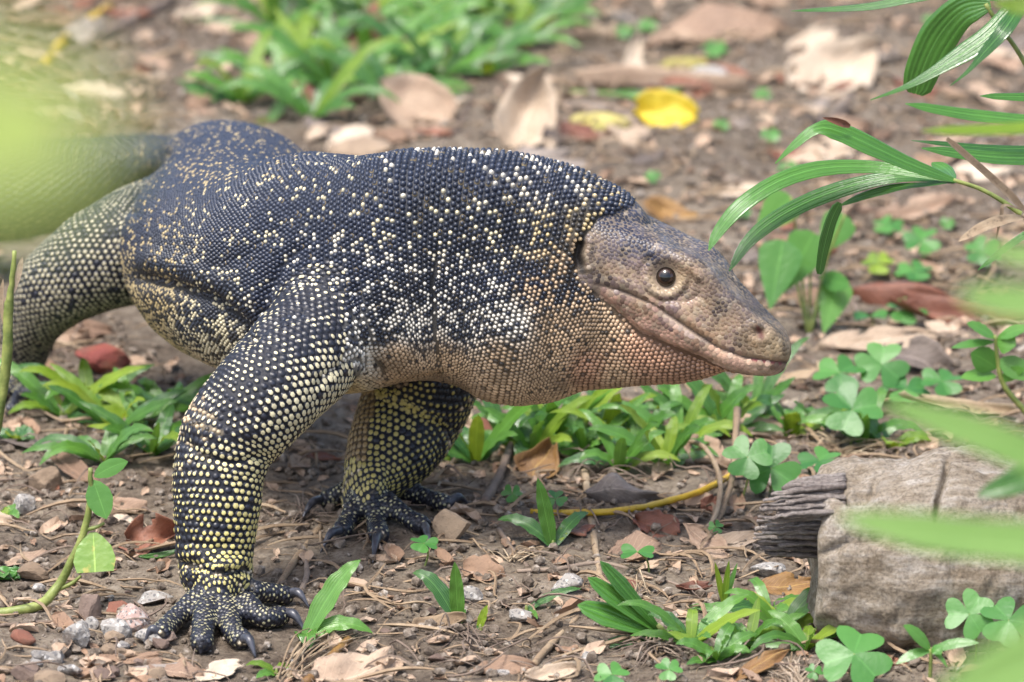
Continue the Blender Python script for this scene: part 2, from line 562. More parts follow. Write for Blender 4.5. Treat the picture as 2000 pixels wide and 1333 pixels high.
# finer faces on the head and hands
HEADPOLY = [(1249, 392), (1205, 414), (1168, 428), (1143, 462), (1130, 500), (1128, 545), (1160, 568), (1205, 612), (1247, 652), (1332, 690), (1420, 723), (1480, 740), (1600, 760), (1600, 560), (1420, 380)]
def inside(poly, x, y):
    x = np.asarray(x); y = np.asarray(y)
    r = np.zeros(x.shape, bool); n = len(poly)
    for i in range(n):
        x1, y1 = poly[i]; x2, y2 = poly[(i + 1) % n]
        c = ((y1 > y) != (y2 > y)) & (x < (x2 - x1) * (y - y1) / (y2 - y1 + 1e-9) + x1)
        r ^= c
    return r
_bm = bmesh.new(); _bm.from_mesh(body); _bm.verts.ensure_lookup_table()
_c = np.array([v.co for v in _bm.verts]); _px, _py, _ = proj(_c)
_h = (_px > 1090) & (_py < 770) & (_py > 380)
_e = [e for e in _bm.edges if _h[e.verts[0].index] and _h[e.verts[1].index]]
bmesh.ops.subdivide_edges(_bm, edges=_e, cuts=1, use_grid_fill=True)
bmesh.ops.smooth_vert(_bm, verts=[v for v in _bm.verts if v.index < 0 or proj(np.array(v.co))[0] > 1090], factor=0.5, use_axis_x=True, use_axis_y=True, use_axis_z=True)
bmesh.ops.triangulate(_bm, faces=[f for f in _bm.faces if len(f.verts) > 4])
_bm.to_mesh(body); _bm.free()
body.polygons.foreach_set('use_smooth', [True] * len(body.polygons))

# blend the limbs into the trunk
_v = np.zeros(len(body.vertices) * 3); body.vertices.foreach_get('co', _v); _v = _v.reshape(-1, 3)
_ed = np.zeros(len(body.edges) * 2, np.int64); body.edges.foreach_get('vertices', _ed); _ed = _ed.reshape(-1, 2)
_px, _py, _dp = proj(_v)
_w = np.zeros(len(_v))
for cx_, cy_, rx_, ry_, dl, dh in ((680, 585, 140, 125, 0, 3.12), (650, 650, 90, 80, 0, 3.12), (840, 745, 100, 40, 3.0, 4), (285, 430, 110, 110, 3.1, 4), (340, 320, 70, 70, 3.2, 4)):
    _w = np.maximum(_w, np.exp(-(((_px - cx_) / rx_) ** 2 + ((_py - cy_) / ry_) ** 2) ** 2) * ((_dp > dl) & (_dp < dh)))
_on = _w > 0.02
_ed = _ed[_on[_ed].any(1)]
_ids = np.unique(_ed); _rm = np.full(len(_v), -1); _rm[_ids] = np.arange(len(_ids)); _e2 = _rm[_ed]
_q = _v[_ids]; _w2 = _w[_ids] * _on[_ids]; _nq = len(_ids)
_deg = np.maximum(np.bincount(_e2.ravel(), minlength=_nq), 1)[:, None]
for _ in range(160):
    _s = np.stack([np.bincount(_e2[:, 0], _q[_e2[:, 1], k_], _nq) + np.bincount(_e2[:, 1], _q[_e2[:, 0], k_], _nq) for k_ in range(3)], -1)
    _q = _q + (_w2 * 0.6)[:, None] * (_s / _deg - _q)
_v[_ids] = _q
body.vertices.foreach_set('co', _v.ravel()); body.update()

def seg_dist(x, y, poly):
    best = np.full(x.shape, 1e9); tt = np.zeros(x.shape)
    n = len(poly)
    for i in range(n - 1):
        ax, ay = poly[i]; bx, by = poly[i + 1]
        dx, dy = bx - ax, by - ay
        t = np.clip(((x - ax) * dx + (y - ay) * dy) / (dx * dx + dy * dy), 0, 1)
        d = np.hypot(x - ax - t * dx, y - ay - t * dy)
        m = d < best
        best = np.where(m, d, best); tt = np.where(m, (i + t) / (n - 1), tt)
    return best, tt

MOUTH = [(1160, 553), (1220, 571), (1276, 595), (1350, 645), (1403, 680), (1455, 699), (1522, 709), (1548, 707)]
JAWC = [(1150, 560), (1170, 580), (1205, 615), (1247, 652), (1332, 690), (1420, 722)]
FOLDS = [  # polyline, width px, depth px (negative = ridge)
    ([(1254, 404), (1205, 414), (1166, 427), (1143, 460), (1127, 500), (1116, 545), (1112, 610)], 9, 4.5),
    ([(1236, 382), (1190, 398), (1148, 415), (1122, 455), (1106, 500), (1098, 550)], 16, -3.5),
    ([(855, 470), (845, 560), (848, 640), (862, 735)], 9, 5),
    ([(690, 545), (696, 620), (722, 690), (760, 745)], 12, 7),
    ([(610, 760), (640, 730), (690, 700), (730, 720)], 9, 4),
    ([(238, 535), (330, 556), (420, 588), (475, 640), (492, 672)], 18, 12),
    ([(260, 500), (350, 522), (450, 560), (510, 610)], 22, -7),
    ([(600, 470), (548, 520), (520, 575), (516, 630)], 14, 5),
    ([(560, 430), (480, 500), (400, 530)], 20, 4),
    ([(470, 690), (515, 640), (560, 615), (610, 610)], 9, 6),
    ([(345, 850), (400, 893), (450, 905), (528, 888)], 7, 5),
    ([(350, 820), (420, 850), (520, 840)], 16, -3),
    ([(335, 1098), (380, 1102), (430, 1119), (510, 1112)], 9, 10),
    ([(335, 1085), (400, 1092), (500, 1092)], 12, -3),
    ([(360, 1058), (420, 1070), (470, 1052)], 5, 3),
    ([(335, 285), (300, 330), (262, 380), (248, 430)], 14, 10),
    ([(695, 745), (760, 760), (820, 742), (880, 735)], 9, 5),
    ([(900, 470), (930, 560), (940, 650)], 20, 3), ([(985, 440), (1010, 540), (1020, 640)], 18, 3),
    ([(1060, 560), (1068, 640), (1075, 720)], 15, 3),
    (MOUTH, 4.5, 5), (JAWC, 9, 8),
    ([(1180, 566), (1276, 615), (1350, 663), (1410, 700), (1460, 715)], 12, -2.0),   # lower lip roll
    ([(1190, 545), (1276, 575), (1350, 625), (1403, 662)], 10, -3),                  # upper lip roll
    ([(1262, 505), (1290, 492), (1325, 500), (1350, 525), (1385, 560)], 9, -5),      # brow over the near eye
    ([(1250, 560), (1290, 592), (1340, 590), (1375, 572)], 6, 3),                    # groove under the eye
    ([(1134, 468), (1128, 500), (1136, 528)], 11, 16),                               # ear opening
    ([(1152, 462), (1146, 500), (1152, 535)], 9, -5),
]
N0 = len(body.vertices)
co = np.zeros(N0 * 3); body.vertices.foreach_get('co', co); co = co.reshape(-1, 3)
nm = np.zeros(N0 * 3); body.vertices.foreach_get('normal', nm); nm = nm.reshape(-1, 3)
vx, vy, vd = proj(co)
facing = np.clip(-(nm @ FWD) * 3 + 0.3, 0, 1)
disp = np.zeros(N0)
for poly, w, dep in FOLDS:
    d, _t = seg_dist(vx, vy, poly)
    if np.mean([q_[0] for q_ in poly]) < 1090: dep = dep * 1.5
    disp -= dep * np.exp(-(d / w) ** 2) * facing * np.clip(np.minimum(_t, 1 - _t) * 8, 0.15, 1)
# arm folds must not mark the trunk behind and the reverse: fine wrinkles instead everywhere off the head
hp = inside(HEADPOLY, vx, vy)
disp += np.where(hp, 0.6, 2.2) * fbm(co * 55, 3, 21)
EYE = (1301, 541)
er = np.hypot((vx - EYE[0]) / 1.06, vy - EYE[1])
disp -= 6 * np.exp(-(er / 22) ** 4) * facing
disp += 1.6 * np.exp(-((er - 36) / 6) ** 2) * facing * (vx > 1200)
disp -= 3.0 * np.exp(-((er - 47) / 6) ** 2) * facing * (vx > 1200)
nr = np.hypot((vx - 1482) / 1.3, vy - 650)
disp -= 8 * np.exp(-(nr / 7) ** 2) * facing
disp += 3 * np.exp(-((nr - 18) / 8) ** 2) * facing
co = co + nm * (disp * vd / FPX)[:, None]
body.vertices.foreach_set('co', co.ravel()); body.update()
body.vertices.foreach_get('normal', (_t2 := np.zeros(N0 * 3))); nm = _t2.reshape(-1, 3)
vx, vy, vd = proj(co)

# ---- pigment: control points over the visible side (px, py, share of pale scales, pale colour, dark colour)
DK = lin(52, 60, 78, 0.52); DKB = lin(58, 68, 92, 0.54); DKW = lin(60, 58, 56, 0.7)
CR = lin(238, 228, 190, 0.86); CRW = lin(242, 238, 226, 0.88); CRY = lin(232, 218, 140, 0.85); TAN = lin(205, 176, 142, 0.8); PNK = lin(203, 158, 128, 0.8); CRT = lin(214, 192, 140, 0.8)
SKN = [
    (450, 250, .09, CRT, DKB), (540, 300, .09, CRT, DKB), (380, 330, .10, CRT, DKB), (300, 400, .09, CRT, DKB), (420, 430, .05, CR, DKB), (520, 420, .10, CR, DKB), (330, 510, .14, CRT, DK),
    (440, 560, .18, CR, DK), (300, 600, .42, CRT, DKW), (380, 640, .34, CR, DK), (420, 690, .46, CR, DKW), (330, 690, .72, CRT, DKW), (270, 650, .7, CRT, DKW), (400, 728, .95, TAN, DKW), (300, 715, .95, TAN, DKW),
    (500, 520, .05, CR, DKB), (540, 590, .08, CRW, DKB), (620, 380, .12, CR, DKB), (700, 340, .08, CR, DKB), (800, 320, .10, CRW, DKB), (950, 330, .12, CRW, DKB), (1100, 360, .16, CRW, DKB), (1200, 400, .10, CRT, DKB),
    (720, 440, .12, CR, DKB), (850, 430, .18, CR, DK), (980, 450, .20, CR, DK), (1080, 460, .26, CRT, DK), (1110, 480, .55, TAN, DKW), (1105, 520, .55, TAN, DKW), (1135, 440, .35, CRT, DKW), (620, 500, .16, CRW, DKB), (720, 530, .22, CRW, DKB),
    (640, 580, .16, CRW, DKB), (740, 590, .22, CRW, DK), (840, 570, .25, CRW, DK), (950, 560, .30, CRW, DKB), (1050, 560, .35, TAN, DKB), (1110, 560, .5, TAN, DK),
    (700, 650, .45, CRW, DK), (800, 640, .46, CRW, DK), (900, 640, .48, CRW, DK), (1000, 630, .55, CRW, DK), (1080, 640, .8, TAN, DKW), (640, 690, .5, CRW, DK),
    (700, 710, .94, CRW, DK), (780, 700, .95, TAN, DK), (880, 700, .85, TAN, DK), (980, 700, .82, TAN, DKW), (1080, 700, .85, TAN, DKW), (1160, 650, .88, TAN, DKW), (1150, 720, .9, PNK, DKW),
    (680, 760, 1., CRT, DKW), (780, 735, 1., TAN, DKW), (880, 740, 1., TAN, DKW), (980, 765, .96, TAN, DKW), (1080, 780, .96, TAN, DKW), (1200, 740, .97, TAN, DKW), (1260, 700, 1., PNK, DKW), (1330, 720, 1., PNK, DKW), (1420, 728, 1., PNK, DKW),
]
_sk = np.array([(a, b, c) for a, b, c, _, _ in SKN]); _skc = np.array([list(d) + list(e) for _, _, _, d, e in SKN])
def pigment(x, y):
    w = 1.0 / (((x[:, None] - _sk[:, 0]) ** 2 + (y[:, None] - _sk[:, 1]) ** 2) + 500) ** 2
    w /= w.sum(1, keepdims=True)
    c = w @ _skc
    return w @ _sk[:, 2], c[:, :3], c[:, 3:]

HC = [  # head colours at places of the face
    (1180, 432, lin(70, 72, 90)), (1210, 420, lin(70, 74, 94)), (1260, 430, lin(80, 84, 102)), (1320, 455, lin(96, 98, 108)), (1380, 480, lin(98, 100, 112)), (1410, 520, lin(100, 100, 106)), (1450, 570, lin(112, 104, 100)), (1500, 610, lin(118, 106, 96)), (1535, 650, lin(142, 122, 98)),
    (1150, 480, lin(96, 88, 88)), (1165, 470, lin(128, 108, 94)), (1190, 490, lin(118, 104, 106)), (1230, 480, lin(96, 92, 108)), (1150, 520, lin(100, 88, 86)), (1170, 530, lin(122, 104, 100)), (1225, 530, lin(122, 104, 108)), (1250, 565, lin(134, 112, 104)), (1215, 560, lin(134, 112, 108)),
    (1340, 540, lin(150, 122, 96)), (1370, 560, lin(140, 116, 98)), (1320, 600, lin(132, 108, 104)), (1380, 610, lin(138, 112, 100)), (1420, 640, lin(140, 114, 100)), (1440, 600, lin(126, 108, 104)), (1470, 670, lin(160, 134, 104)), (1510, 680, lin(186, 160, 118)), (1535, 690, lin(190, 164, 120)),
    (1300, 628, lin(160, 124, 104)), (1360, 660, lin(178, 138, 112)), (1260, 595, lin(158, 122, 104)),
    (1200, 590, lin(186, 144, 122)), (1250, 625, lin(196, 152, 128)), (1310, 660, lin(200, 154, 130)), (1370, 690, lin(202, 158, 134)), (1430, 712, lin(200, 160, 136)), (1490, 722, lin(202, 168, 142)), (1525, 720, lin(188, 152, 130))]
_hc = np.array([(a, b) for a, b, _ in HC]); _hcc = np.array([c for _, _, c in HC])
def head_pigment(x, y, p):
    w = 1.0 / (((x[:, None] - _hc[:, 0]) ** 2 + (y[:, None] - _hc[:, 1]) ** 2) + 60) ** 2
    w /= w.sum(1, keepdims=True)
    c = w @ _hcc
    lipk = np.clip(1.2 - seg_dist(x, y, [(1180, 575), (1250, 628), (1310, 663), (1370, 692), (1430, 714), (1500, 722)])[0] / 22, 0, 1)[:, None]
    topk = np.clip((470 + (x - 1250) * 0.55 - y) / 45, 0, 1)[:, None]
    c = c * (0.86 - 0.28 * topk + 0.22 * lipk)
    gry = c.mean(1, keepdims=True) * np.array([1.02, 0.99, 1.0])
    c = c * 0.85 + gry * 0.15
    nz = fbm(p * 260, 3, 31)[:, None]; nb = fbm(p * 90, 2, 35)[:, None]
    c = c * np.clip(1 + 0.6 * nz + 0.45 * nb, 0.3, 2.0)
    side = np.clip((y - 470 - (x - 1250) * 0.42) / 60, 0, 1)[:, None]
    tn = np.clip(fbm(p * 120, 3, 37)[:, None], 0, 1) * (0.12 + 0.3 * side)
    c = c * (1 - tn) + np.array(lin(196, 164, 124)) * tn
    fl = (fbm(p * 420, 2, 39)[:, None] > 0.62)
    c = np.where(fl, c * 0.6 + np.array(lin(206, 190, 164)) * 0.4, c)
    dkp = np.clip(fbm(p * 75, 2, 43)[:, None] * 2.2, 0, 1) * 0.45
    c = c * (1 - dkp) + np.array(lin(66, 64, 80)) * dkp * (1 - 0.6 * side) + c * dkp * 0.6 * side
    def stroke(c, poly, wd, colr, a):
        d, _ = seg_dist(x, y, poly)
        k = (np.clip(1.3 - d / wd, 0, 1) * a)[:, None]
        return c * (1 - k) + np.array(colr) * k
    c = stroke(c, [(1172, 436), (1215, 448), (1255, 478), (1278, 505)], 17, lin(40, 44, 66), 0.92)
    c = stroke(c, [(1270, 515), (1262, 495)], 8, lin(52, 54, 66), 0.8)
    c = stroke(c, [(1325, 560), (1345, 575)], 8, lin(58, 50, 48), 0.7)
    c = stroke(c, [(1320, 490), (1355, 520)], 4, lin(70, 56, 48), 0.6)
    c = stroke(c, [(1300, 618), (1345, 652)], 7, lin(228, 212, 200), 0.5)
    c = stroke(c, [(1350, 655), (1380, 668)], 6, lin(214, 196, 190), 0.5)
    for q in ((1305, 640), (1323, 655), (1370, 668), (1292, 625), (1380, 662), (1424, 680)):
        c = stroke(c, [q, (q[0] + 4, q[1] + 3)], 5, lin(66, 64, 84), 0.7)
    e = np.hypot(x - EYE[0], y - EYE[1])
    k = (np.exp(-((e - 31) / 6) ** 2) * np.where(y < EYE[1] - 4, 0.12, 0.6))[:, None]
    c = c * (1 - k) + np.array(lin(214, 190, 152)) * k
    return c

GRV = lin(46, 44, 48, 0.55)
pp, pc, dc = pigment(vx, vy)
base = dc * 0.55 * (1 - np.clip(pp * 1.1 - 0.2, 0, 1)[:, None]) + pc * 0.34 * np.clip(pp * 1.1 - 0.2, 0, 1)[:, None]
hcv = head_pigment(vx, vy, co)
# pale seams between the small plates of the head, dark mouth slit, nostril and ear
seam = hcv * 0.7 + np.array(lin(196, 176, 146)) * 0.34
base = np.where(hp[:, None], seam, base)
def darken(poly, w, colr, a, sel):
    global base
    d, _ = seg_dist(vx, vy, poly)
    k = (np.exp(-(d / w) ** 2) * a * sel)[:, None]
    base = base * (1 - k) + np.array(colr) * k
darken(MOUTH, 3.2, lin(54, 36, 34), 0.9, hp)
darken([(1470, 704), (1524, 711)], 3.0, lin(150, 74, 78), 0.9, hp)
darken([(1481, 641), (1487, 658)], 7.5, lin(96, 44, 44), 0.9, hp)
darken([(1136, 468), (1131, 500), (1137, 530)], 12, lin(40, 36, 35), 0.95, vx > 1110)
limb_side = np.zeros(N0, bool)
_a = body.color_attributes.new('Col', 'FLOAT_COLOR', 'POINT')

# ---- scales
bvh = BVHTree.FromPolygons([tuple(c) for c in co.tolist()], [tuple(p.vertices) for p in body.polygons])
polyv = [tuple(p.vertices) for p in body.polygons]

def spacing_px(name, x, y):
    """width of a scale, in photo pixels"""
    if name == 'trunk':
        nape = np.exp(-(((x - 900) / 330) ** 2 + ((y - 300) / 150) ** 2))
        chest = np.exp(-(((x - 720) / 100) ** 2 + ((y - 730) / 60) ** 2))
        rear = np.clip((560 - x) / 200, 0, 1) * np.clip((420 - y) / 100, 0, 1)
        return 9.0 + 5.2 * nape + 4.5 * chest - 1.0 * rear
    if name in ('arm', 'arm2'):
        return np.where(y > (1110 if name == 'arm' else 930), 12.0, 15.5) + np.clip((x - (470 if name == 'arm' else 9999)) / 60, -1, 1) * 2.0
    if name == 'hind': return np.full(x.shape, 12.5)
    if name == 'tail': return np.full(x.shape, 14.0)
    return np.full(x.shape, 11.0)
ROW = {'trunk': 9.2, 'arm': 14.0, 'arm2': 14.0, 'hind': 12.0, 'tail': 13.0}

bead = {k: [] for k in ('p', 'n', 't', 'a', 'b', 'h', 'kind', 'x', 'y', 'row')}
taken = None
order = [k for k in lofts if k.startswith('finger')] + ['arm', 'arm2', 'hind', 'tail', 'trunk']
acc = []
for name in order:
    S = lofts[name]
    cen = S.mean(1)
    cx, cy, cdp = proj(cen)
    mm = cdp / FPX
    step_len = np.linalg.norm(np.diff(cen, axis=0), axis=1)
    s = np.concatenate([[0], np.cumsum(step_len)])
    row = (ROW.get(name, 9.0)) * float(np.median(mm)) * 0.98
    gridmul = np.linalg.norm(np.diff(S, axis=0), axis=2) / (step_len[:, None] + 1e-9)
    Pn, Tn, An, Bn, Rn = [], [], [], [], []
    r = 0
    pos = row * 0.5
    while pos < s[-1]:
        f = np.interp(pos, s, np.arange(len(s)))
        i = min(int(f), len(S) - 2); u = f - i
        ring = S[i] * (1 - u) + S[i + 1] * u
        # start the ring at the side that faces the camera so that rows stay in register there
        q = np.vstack([ring, ring[:1]])
        qx, qy, qd = proj(0.5 * (q[1:] + q[:-1]))
        dl = np.linalg.norm(np.diff(q, axis=0), axis=1) / (spacing_px(name, qx, qy) * qd / FPX)
        cum = np.concatenate([[0], np.cumsum(dl)])
        n = max(6, int(round(cum[-1])))
        tt = ((np.arange(n) + 0.5 * (r % 2)) * cum[-1] / n) % cum[-1]
        ff = np.interp(tt, cum, np.arange(NR + 1))
        j = np.minimum(ff.astype(int), NR - 1); uu = (ff - j)[:, None]
        pts = q[j] * (1 - uu) + q[j + 1] * uu
        if name in ('arm', 'arm2', 'hind') and pos < s[-1] * (0.27 if name == 'arm' else 0.1):
            pts = pts + 0.02 * nrm(CP - cen[i])     # the shoulder keeps the trunk's own scale rows
        nxt = S[i + 1] - S[i]; nxt = np.vstack([nxt, nxt[:1]])
        Pn.append(pts); Tn.append(nxt[j] * (1 - uu) + nxt[j + 1] * uu)
        x_, y_, d_ = proj(pts)
        # rows fan out round bends: pitch measured on the near side, each scale as long as its own gap
        fcam = nrm(CP - cen[i])
        vis = np.clip(nrm(S[i] - cen[i]) @ fcam, 0, 1) ** 2 + 1e-6
        near = float((gridmul[i] * vis).sum() / vis.sum())
        dpos = row / max(0.5, min(2.2, near))
        gm = np.append(gridmul[i], gridmul[i, 0])
        loc_a = dpos * (gm[j] * (1 - uu[:, 0]) + gm[j + 1] * uu[:, 0])
        Bn.append(spacing_px(name, x_, y_) * d_ / FPX); An.append(np.clip(loc_a, 0.5 * row, 1.9 * row)); Rn.append(np.full(n, r))
        r += 1
        pos += dpos
    Pn = np.concatenate(Pn); Tn = nrm(np.concatenate(Tn)); An = np.concatenate(An); Bn = np.concatenate(Bn); Rn = np.concatenate(Rn)
    jit = (RNG.random(Pn.shape) - 0.5) * 0.28 * row
    Pn = Pn + jit
    kd = None
    if acc:
        allp = np.concatenate(acc)
        kd = KDTree(len(allp))
        for i, v in enumerate(allp): kd.insert(v, i)
        kd.balance()
    keepP = []
    for i in range(len(Pn)):
        loc, fn, fi, dist = bvh.find_nearest(Pn[i])
        if loc is None or dist > 0.0062: continue
        vs = polyv[fi]
        n_ = nm[list(vs)].mean(0); n_ /= np.linalg.norm(n_) + 1e-9
        l_ = np.array(loc)
        if n_ @ nrm(CP - l_) < -0.45: continue
        if name == 'arm':
            ax_, ay_, _ = proj(l_)
            if ax_ > 672 + max(0, ay_ - 700): continue
        if kd is not None and kd.find(loc)[2] < 0.62 * min(An[i], Bn[i]): continue
        t_ = Tn[i] - (Tn[i] @ n_) * n_
        bead['p'].append(l_); bead['n'].append(n_); bead['t'].append(t_ / (np.linalg.norm(t_) + 1e-9))
        bead['a'].append(An[i]); bead['b'].append(Bn[i]); bead['kind'].append(name); bead['row'].append(Rn[i])
        keepP.append(l_)
    if keepP: acc.append(np.array(keepP))

# close bare patches between the scale rows of trunk and limbs
_all = np.concatenate(acc); kd = KDTree(len(_all))
for i, v in enumerate(_all): kd.insert(v, i)
kd.balance()
_cand = np.nonzero(~hp & ((nm @ FWD) < 0.3) & (vx > 180))[0]; RNG.shuffle(_cand)
_fill = {}
for i in _cand:
    sp_ = 10.5 * vd[i] / FPX
    if kd.find(co[i])[2] < sp_ * 0.98: continue
    c_ = tuple(np.floor(co[i] / 0.003).astype(int)); ok = True
    for a_ in (-1, 0, 1):
        for b_ in (-1, 0, 1):
            for e_ in (-1, 0, 1):
                for j_ in _fill.get((c_[0] + a_, c_[1] + b_, c_[2] + e_), ()):
                    if np.linalg.norm(co[j_] - co[i]) < sp_ * 0.92: ok = False
    if not ok: continue
    _fill.setdefault(c_, []).append(i)
    t_ = np.array([0.5, 0, -0.8]); t_ = t_ - (t_ @ nm[i]) * nm[i]
    bead['p'].append(co[i]); bead['n'].append(nm[i]); bead['t'].append(nrm(t_)); bead['a'].append(sp_); bead['b'].append(sp_); bead['kind'].append('trunk'); bead['row'].append(0)

bp = np.array(bead['p']); bn = np.array(bead['n']); bt = np.array(bead['t'])
ba = np.array(bead['a']); bb = np.array(bead['b']); bk = np.array(bead['kind'])
bx, by, bd = proj(bp)
hh = ((bk == 'arm') & (bx > 690)) | (inside(HEADPOLY, bx, by) & (bk == 'trunk')) | ((np.abs(bx - 1133) < 11) & (np.abs(by - 500) < 30))
bp, bn, bt, ba, bb, bk, bx, by, bd = (z[~hh] for z in (bp, bn, bt, ba, bb, bk, bx, by, bd))
NB = len(bp)
isarm = np.isin(bk, ['arm', 'arm2', 'hind', 'tail']); isfin = np.char.startswith(bk.astype(str), 'finger')
pp, pc, dc = pigment(bx, by)
# pale scales come in broken cross bands and small clusters on the trunk
clus = fbm(bp * 150, 2, 51) * 0.55 + fbm(bp * 48, 2, 57) * 0.45
thr = RNG.random(NB)
sc = np.clip(pp * (1 + 0.7 * clus * (1 - pp)) * np.where(pp < 0.5, 1.12, 1.0), 0, 1)
pale = thr < sc
main = np.where(pale[:, None], pc, dc)
edge = np.where(pale[:, None], pc * 0.42, dc * 0.65)
mixd = np.clip((0.92 - pp) * 6, 0, 1)                     # pale dot on a dark scale, away from belly and throat
edge = np.where(pale[:, None], pc * 0.42 * (1 - mixd)[:, None] + dc * 0.6 * mixd[:, None], edge)
dotr = np.where(pale & (mixd > 0.5), 0.20 + 0.16 * np.clip(pp * 1.4, 0, 1) + 0.22 * RNG.random(NB), 0.62)
hgt = 0.42 * np.minimum(ba, bb)
napeb = np.exp(-(((bx - 930) / 300) ** 2 + ((by - 330) / 130) ** 2))
hgt = hgt * (1 + 0.5 * napeb)
rearb = np.clip((600 - bx) / 200, 0, 1) * np.clip((480 - by) / 120, 0, 1) * (bk == 'trunk')
hgt = hgt * (1 - 0.45 * rearb)
# some dark scales keep a thin pale rim
rim = (~pale) & (RNG.random(NB) < 0.04 + 0.10 * napeb) & (bk == 'trunk') & (pp < 0.5)
edge = np.where(rim[:, None], np.array(CRT) * 0.75, edge)
# legs: every scale dark with a pale centre whose size grows towards the inner side of the limb
g = np.zeros(NB)
arm = bk == 'arm'
g = np.where(arm, np.clip((bx - 335) / 175, 0, 1) * 0.8 + 0.05 + 0.25 * np.clip((by - 640) / 300, -1, 0), g)
g = np.where(arm & (by < 870), np.clip((((bx - 555) * 230 + (by - 735) * 200) / 305 + 25) / 110, 0, 1) * np.clip((by - 560) / 140, 0.1, 1) + 0.02, g)
g = np.where(bk == 'arm2', np.clip((900 - bx) / 190, 0.12, 1) * 0.9, g)
g = np.where(bk == 'hind', np.clip((by - 370) / 220, 0.15, 1) * 0.6, g)
g = np.where(bk == 'tail', np.clip((by - 400) / 60, 0.0, 1) * 0.8, g)
dots = isarm
gn = np.clip(g + 0.22 * fbm(bp * 130, 2, 61) + (RNG.random(NB) - 0.5) * 0.2, 0, 1)
skip = dots & (RNG.random(NB) < np.where(g < 0.25, 0.30, 0.06) + (bk == 'tail') * 0.4 + arm * np.clip((700 - by) / 200, 0, 0.35))
yel = np.clip((by - 800) / 220, 0, 1)[:, None]
dcol = np.array(CR) * 0.92 * (1 - yel) + np.array(CRY) * 0.95 * yel
dcol = np.where((bk == 'arm2')[:, None], np.array(lin(206, 190, 112, 0.8)), dcol)
dcol = np.where((bk == 'hind')[:, None], np.array(lin(206, 198, 168, 0.72)), dcol)
dcol = np.where((bk == 'tail')[:, None], np.array(lin(150, 142, 110, 0.5)), dcol)
dark_l = np.array(lin(44, 47, 60, 0.55))
main = np.where(dots[:, None], np.where(skip[:, None], dark_l * 1.3, dcol), main)
edge = np.where(dots[:, None], dark_l, edge)
inner_tan = (bk == 'arm2') & (bx < 735 + (by - 760) * -0.15) & (by < 900)
main = np.where(inner_tan[:, None], np.array(lin(176, 148, 100)), main)
edge = np.where(inner_tan[:, None], np.array(lin(96, 80, 58)), edge)
dotr = np.where(dots, 0.34 + 0.42 * gn, dotr)
# hands
fr = RNG.random(NB)
main = np.where(isfin[:, None], np.where((fr < 0.5)[:, None], np.array(lin(206, 200, 158, 0.7)), dark_l * 1.5), main)
edge = np.where(isfin[:, None], dark_l * 0.9, edge)
dotr = np.where(isfin, 0.38 + 0.22 * fr, dotr)
hgt = np.where(isarm, 0.26 * np.minimum(ba, bb), hgt)
hgt = np.where(isfin, 0.20 * np.minimum(ba, bb), hgt)
main = main * (0.78 + 0.44 * RNG.random(NB))[:, None]
gul = np.clip((pp - 0.6) / 0.3, 0, 1) * (bk == 'trunk')          # throat and belly: mottled, flatter scales
mot = fbm(bp * 70, 3, 81)
lite = RNG.random(NB) * 0.6
main = np.where((gul > 0)[:, None] & ~pale[:, None], main * (1 - (gul * lite)[:, None]) + pc * 0.6 * (gul * lite)[:, None], main)
main = main * (1 + (gul * np.clip(0.55 * mot, -0.45, 0.35)))[:, None]
hgt = hgt * (1 - 0.35 * gul)

# small plates of the head
cand = np.nonzero(hp & ((nm @ FWD) < 0.45))[0]
RNG.shuffle(cand)
cells = {}; hp_i = []
def plate_px(x, y):
    d1, _ = seg_dist(np.array([x]), np.array([y]), MOUTH)
    lip = math.exp(-(d1[0] / 26) ** 2)
    return 7.6 + 3.6 * lip
for i in cand:
    x, y = vx[i], vy[i]
    if math.hypot(x - EYE[0], y - EYE[1]) < 27: continue
    r = plate_px(x, y) * vd[i] / FPX
    p = co[i]; c = tuple((p / 0.003).astype(int)); ok = True
    for a in (-1, 0, 1):
        for b in (-1, 0, 1):
            for e in (-1, 0, 1):
                for j in cells.get((c[0] + a, c[1] + b, c[2] + e), ()):
                    if np.dot(co[j] - p, co[j] - p) < r * r * 0.72: ok = False; break
                if not ok: break
            if not ok: break
        if not ok: break
    if ok: cells.setdefault(c, []).append(i); hp_i.append(i)
hp_i = np.array(hp_i)
hb_p = co[hp_i]; hb_n = nm[hp_i]; hx, hy_, hd = vx[hp_i], vy[hp_i], vd[hp_i]
hw = np.array([plate_px(a, b) for a, b in zip(hx, hy_)]) * hd / FPX
hcol = head_pigment(hx, hy_, hb_p) * (0.78 + 0.44 * RNG.random(len(hp_i)))[:, None]
nost = np.hypot((hx - 1484) / 1.0, hy_ - 650) < 11
mo, _ = seg_dist(hx, hy_, MOUTH)
ok = ~nost & (mo > 4.0) & ~((np.abs(hx - 1133) < 13) & (np.abs(hy_ - 500) < 34))
hb_p, hb_n, hw, hcol, hx, hy_ = (z[ok] for z in (hb_p, hb_n, hw, hcol, hx, hy_))
ht = nrm(np.tile(HA, (len(hb_p), 1)) - (hb_n @ HA)[:, None] * hb_n)

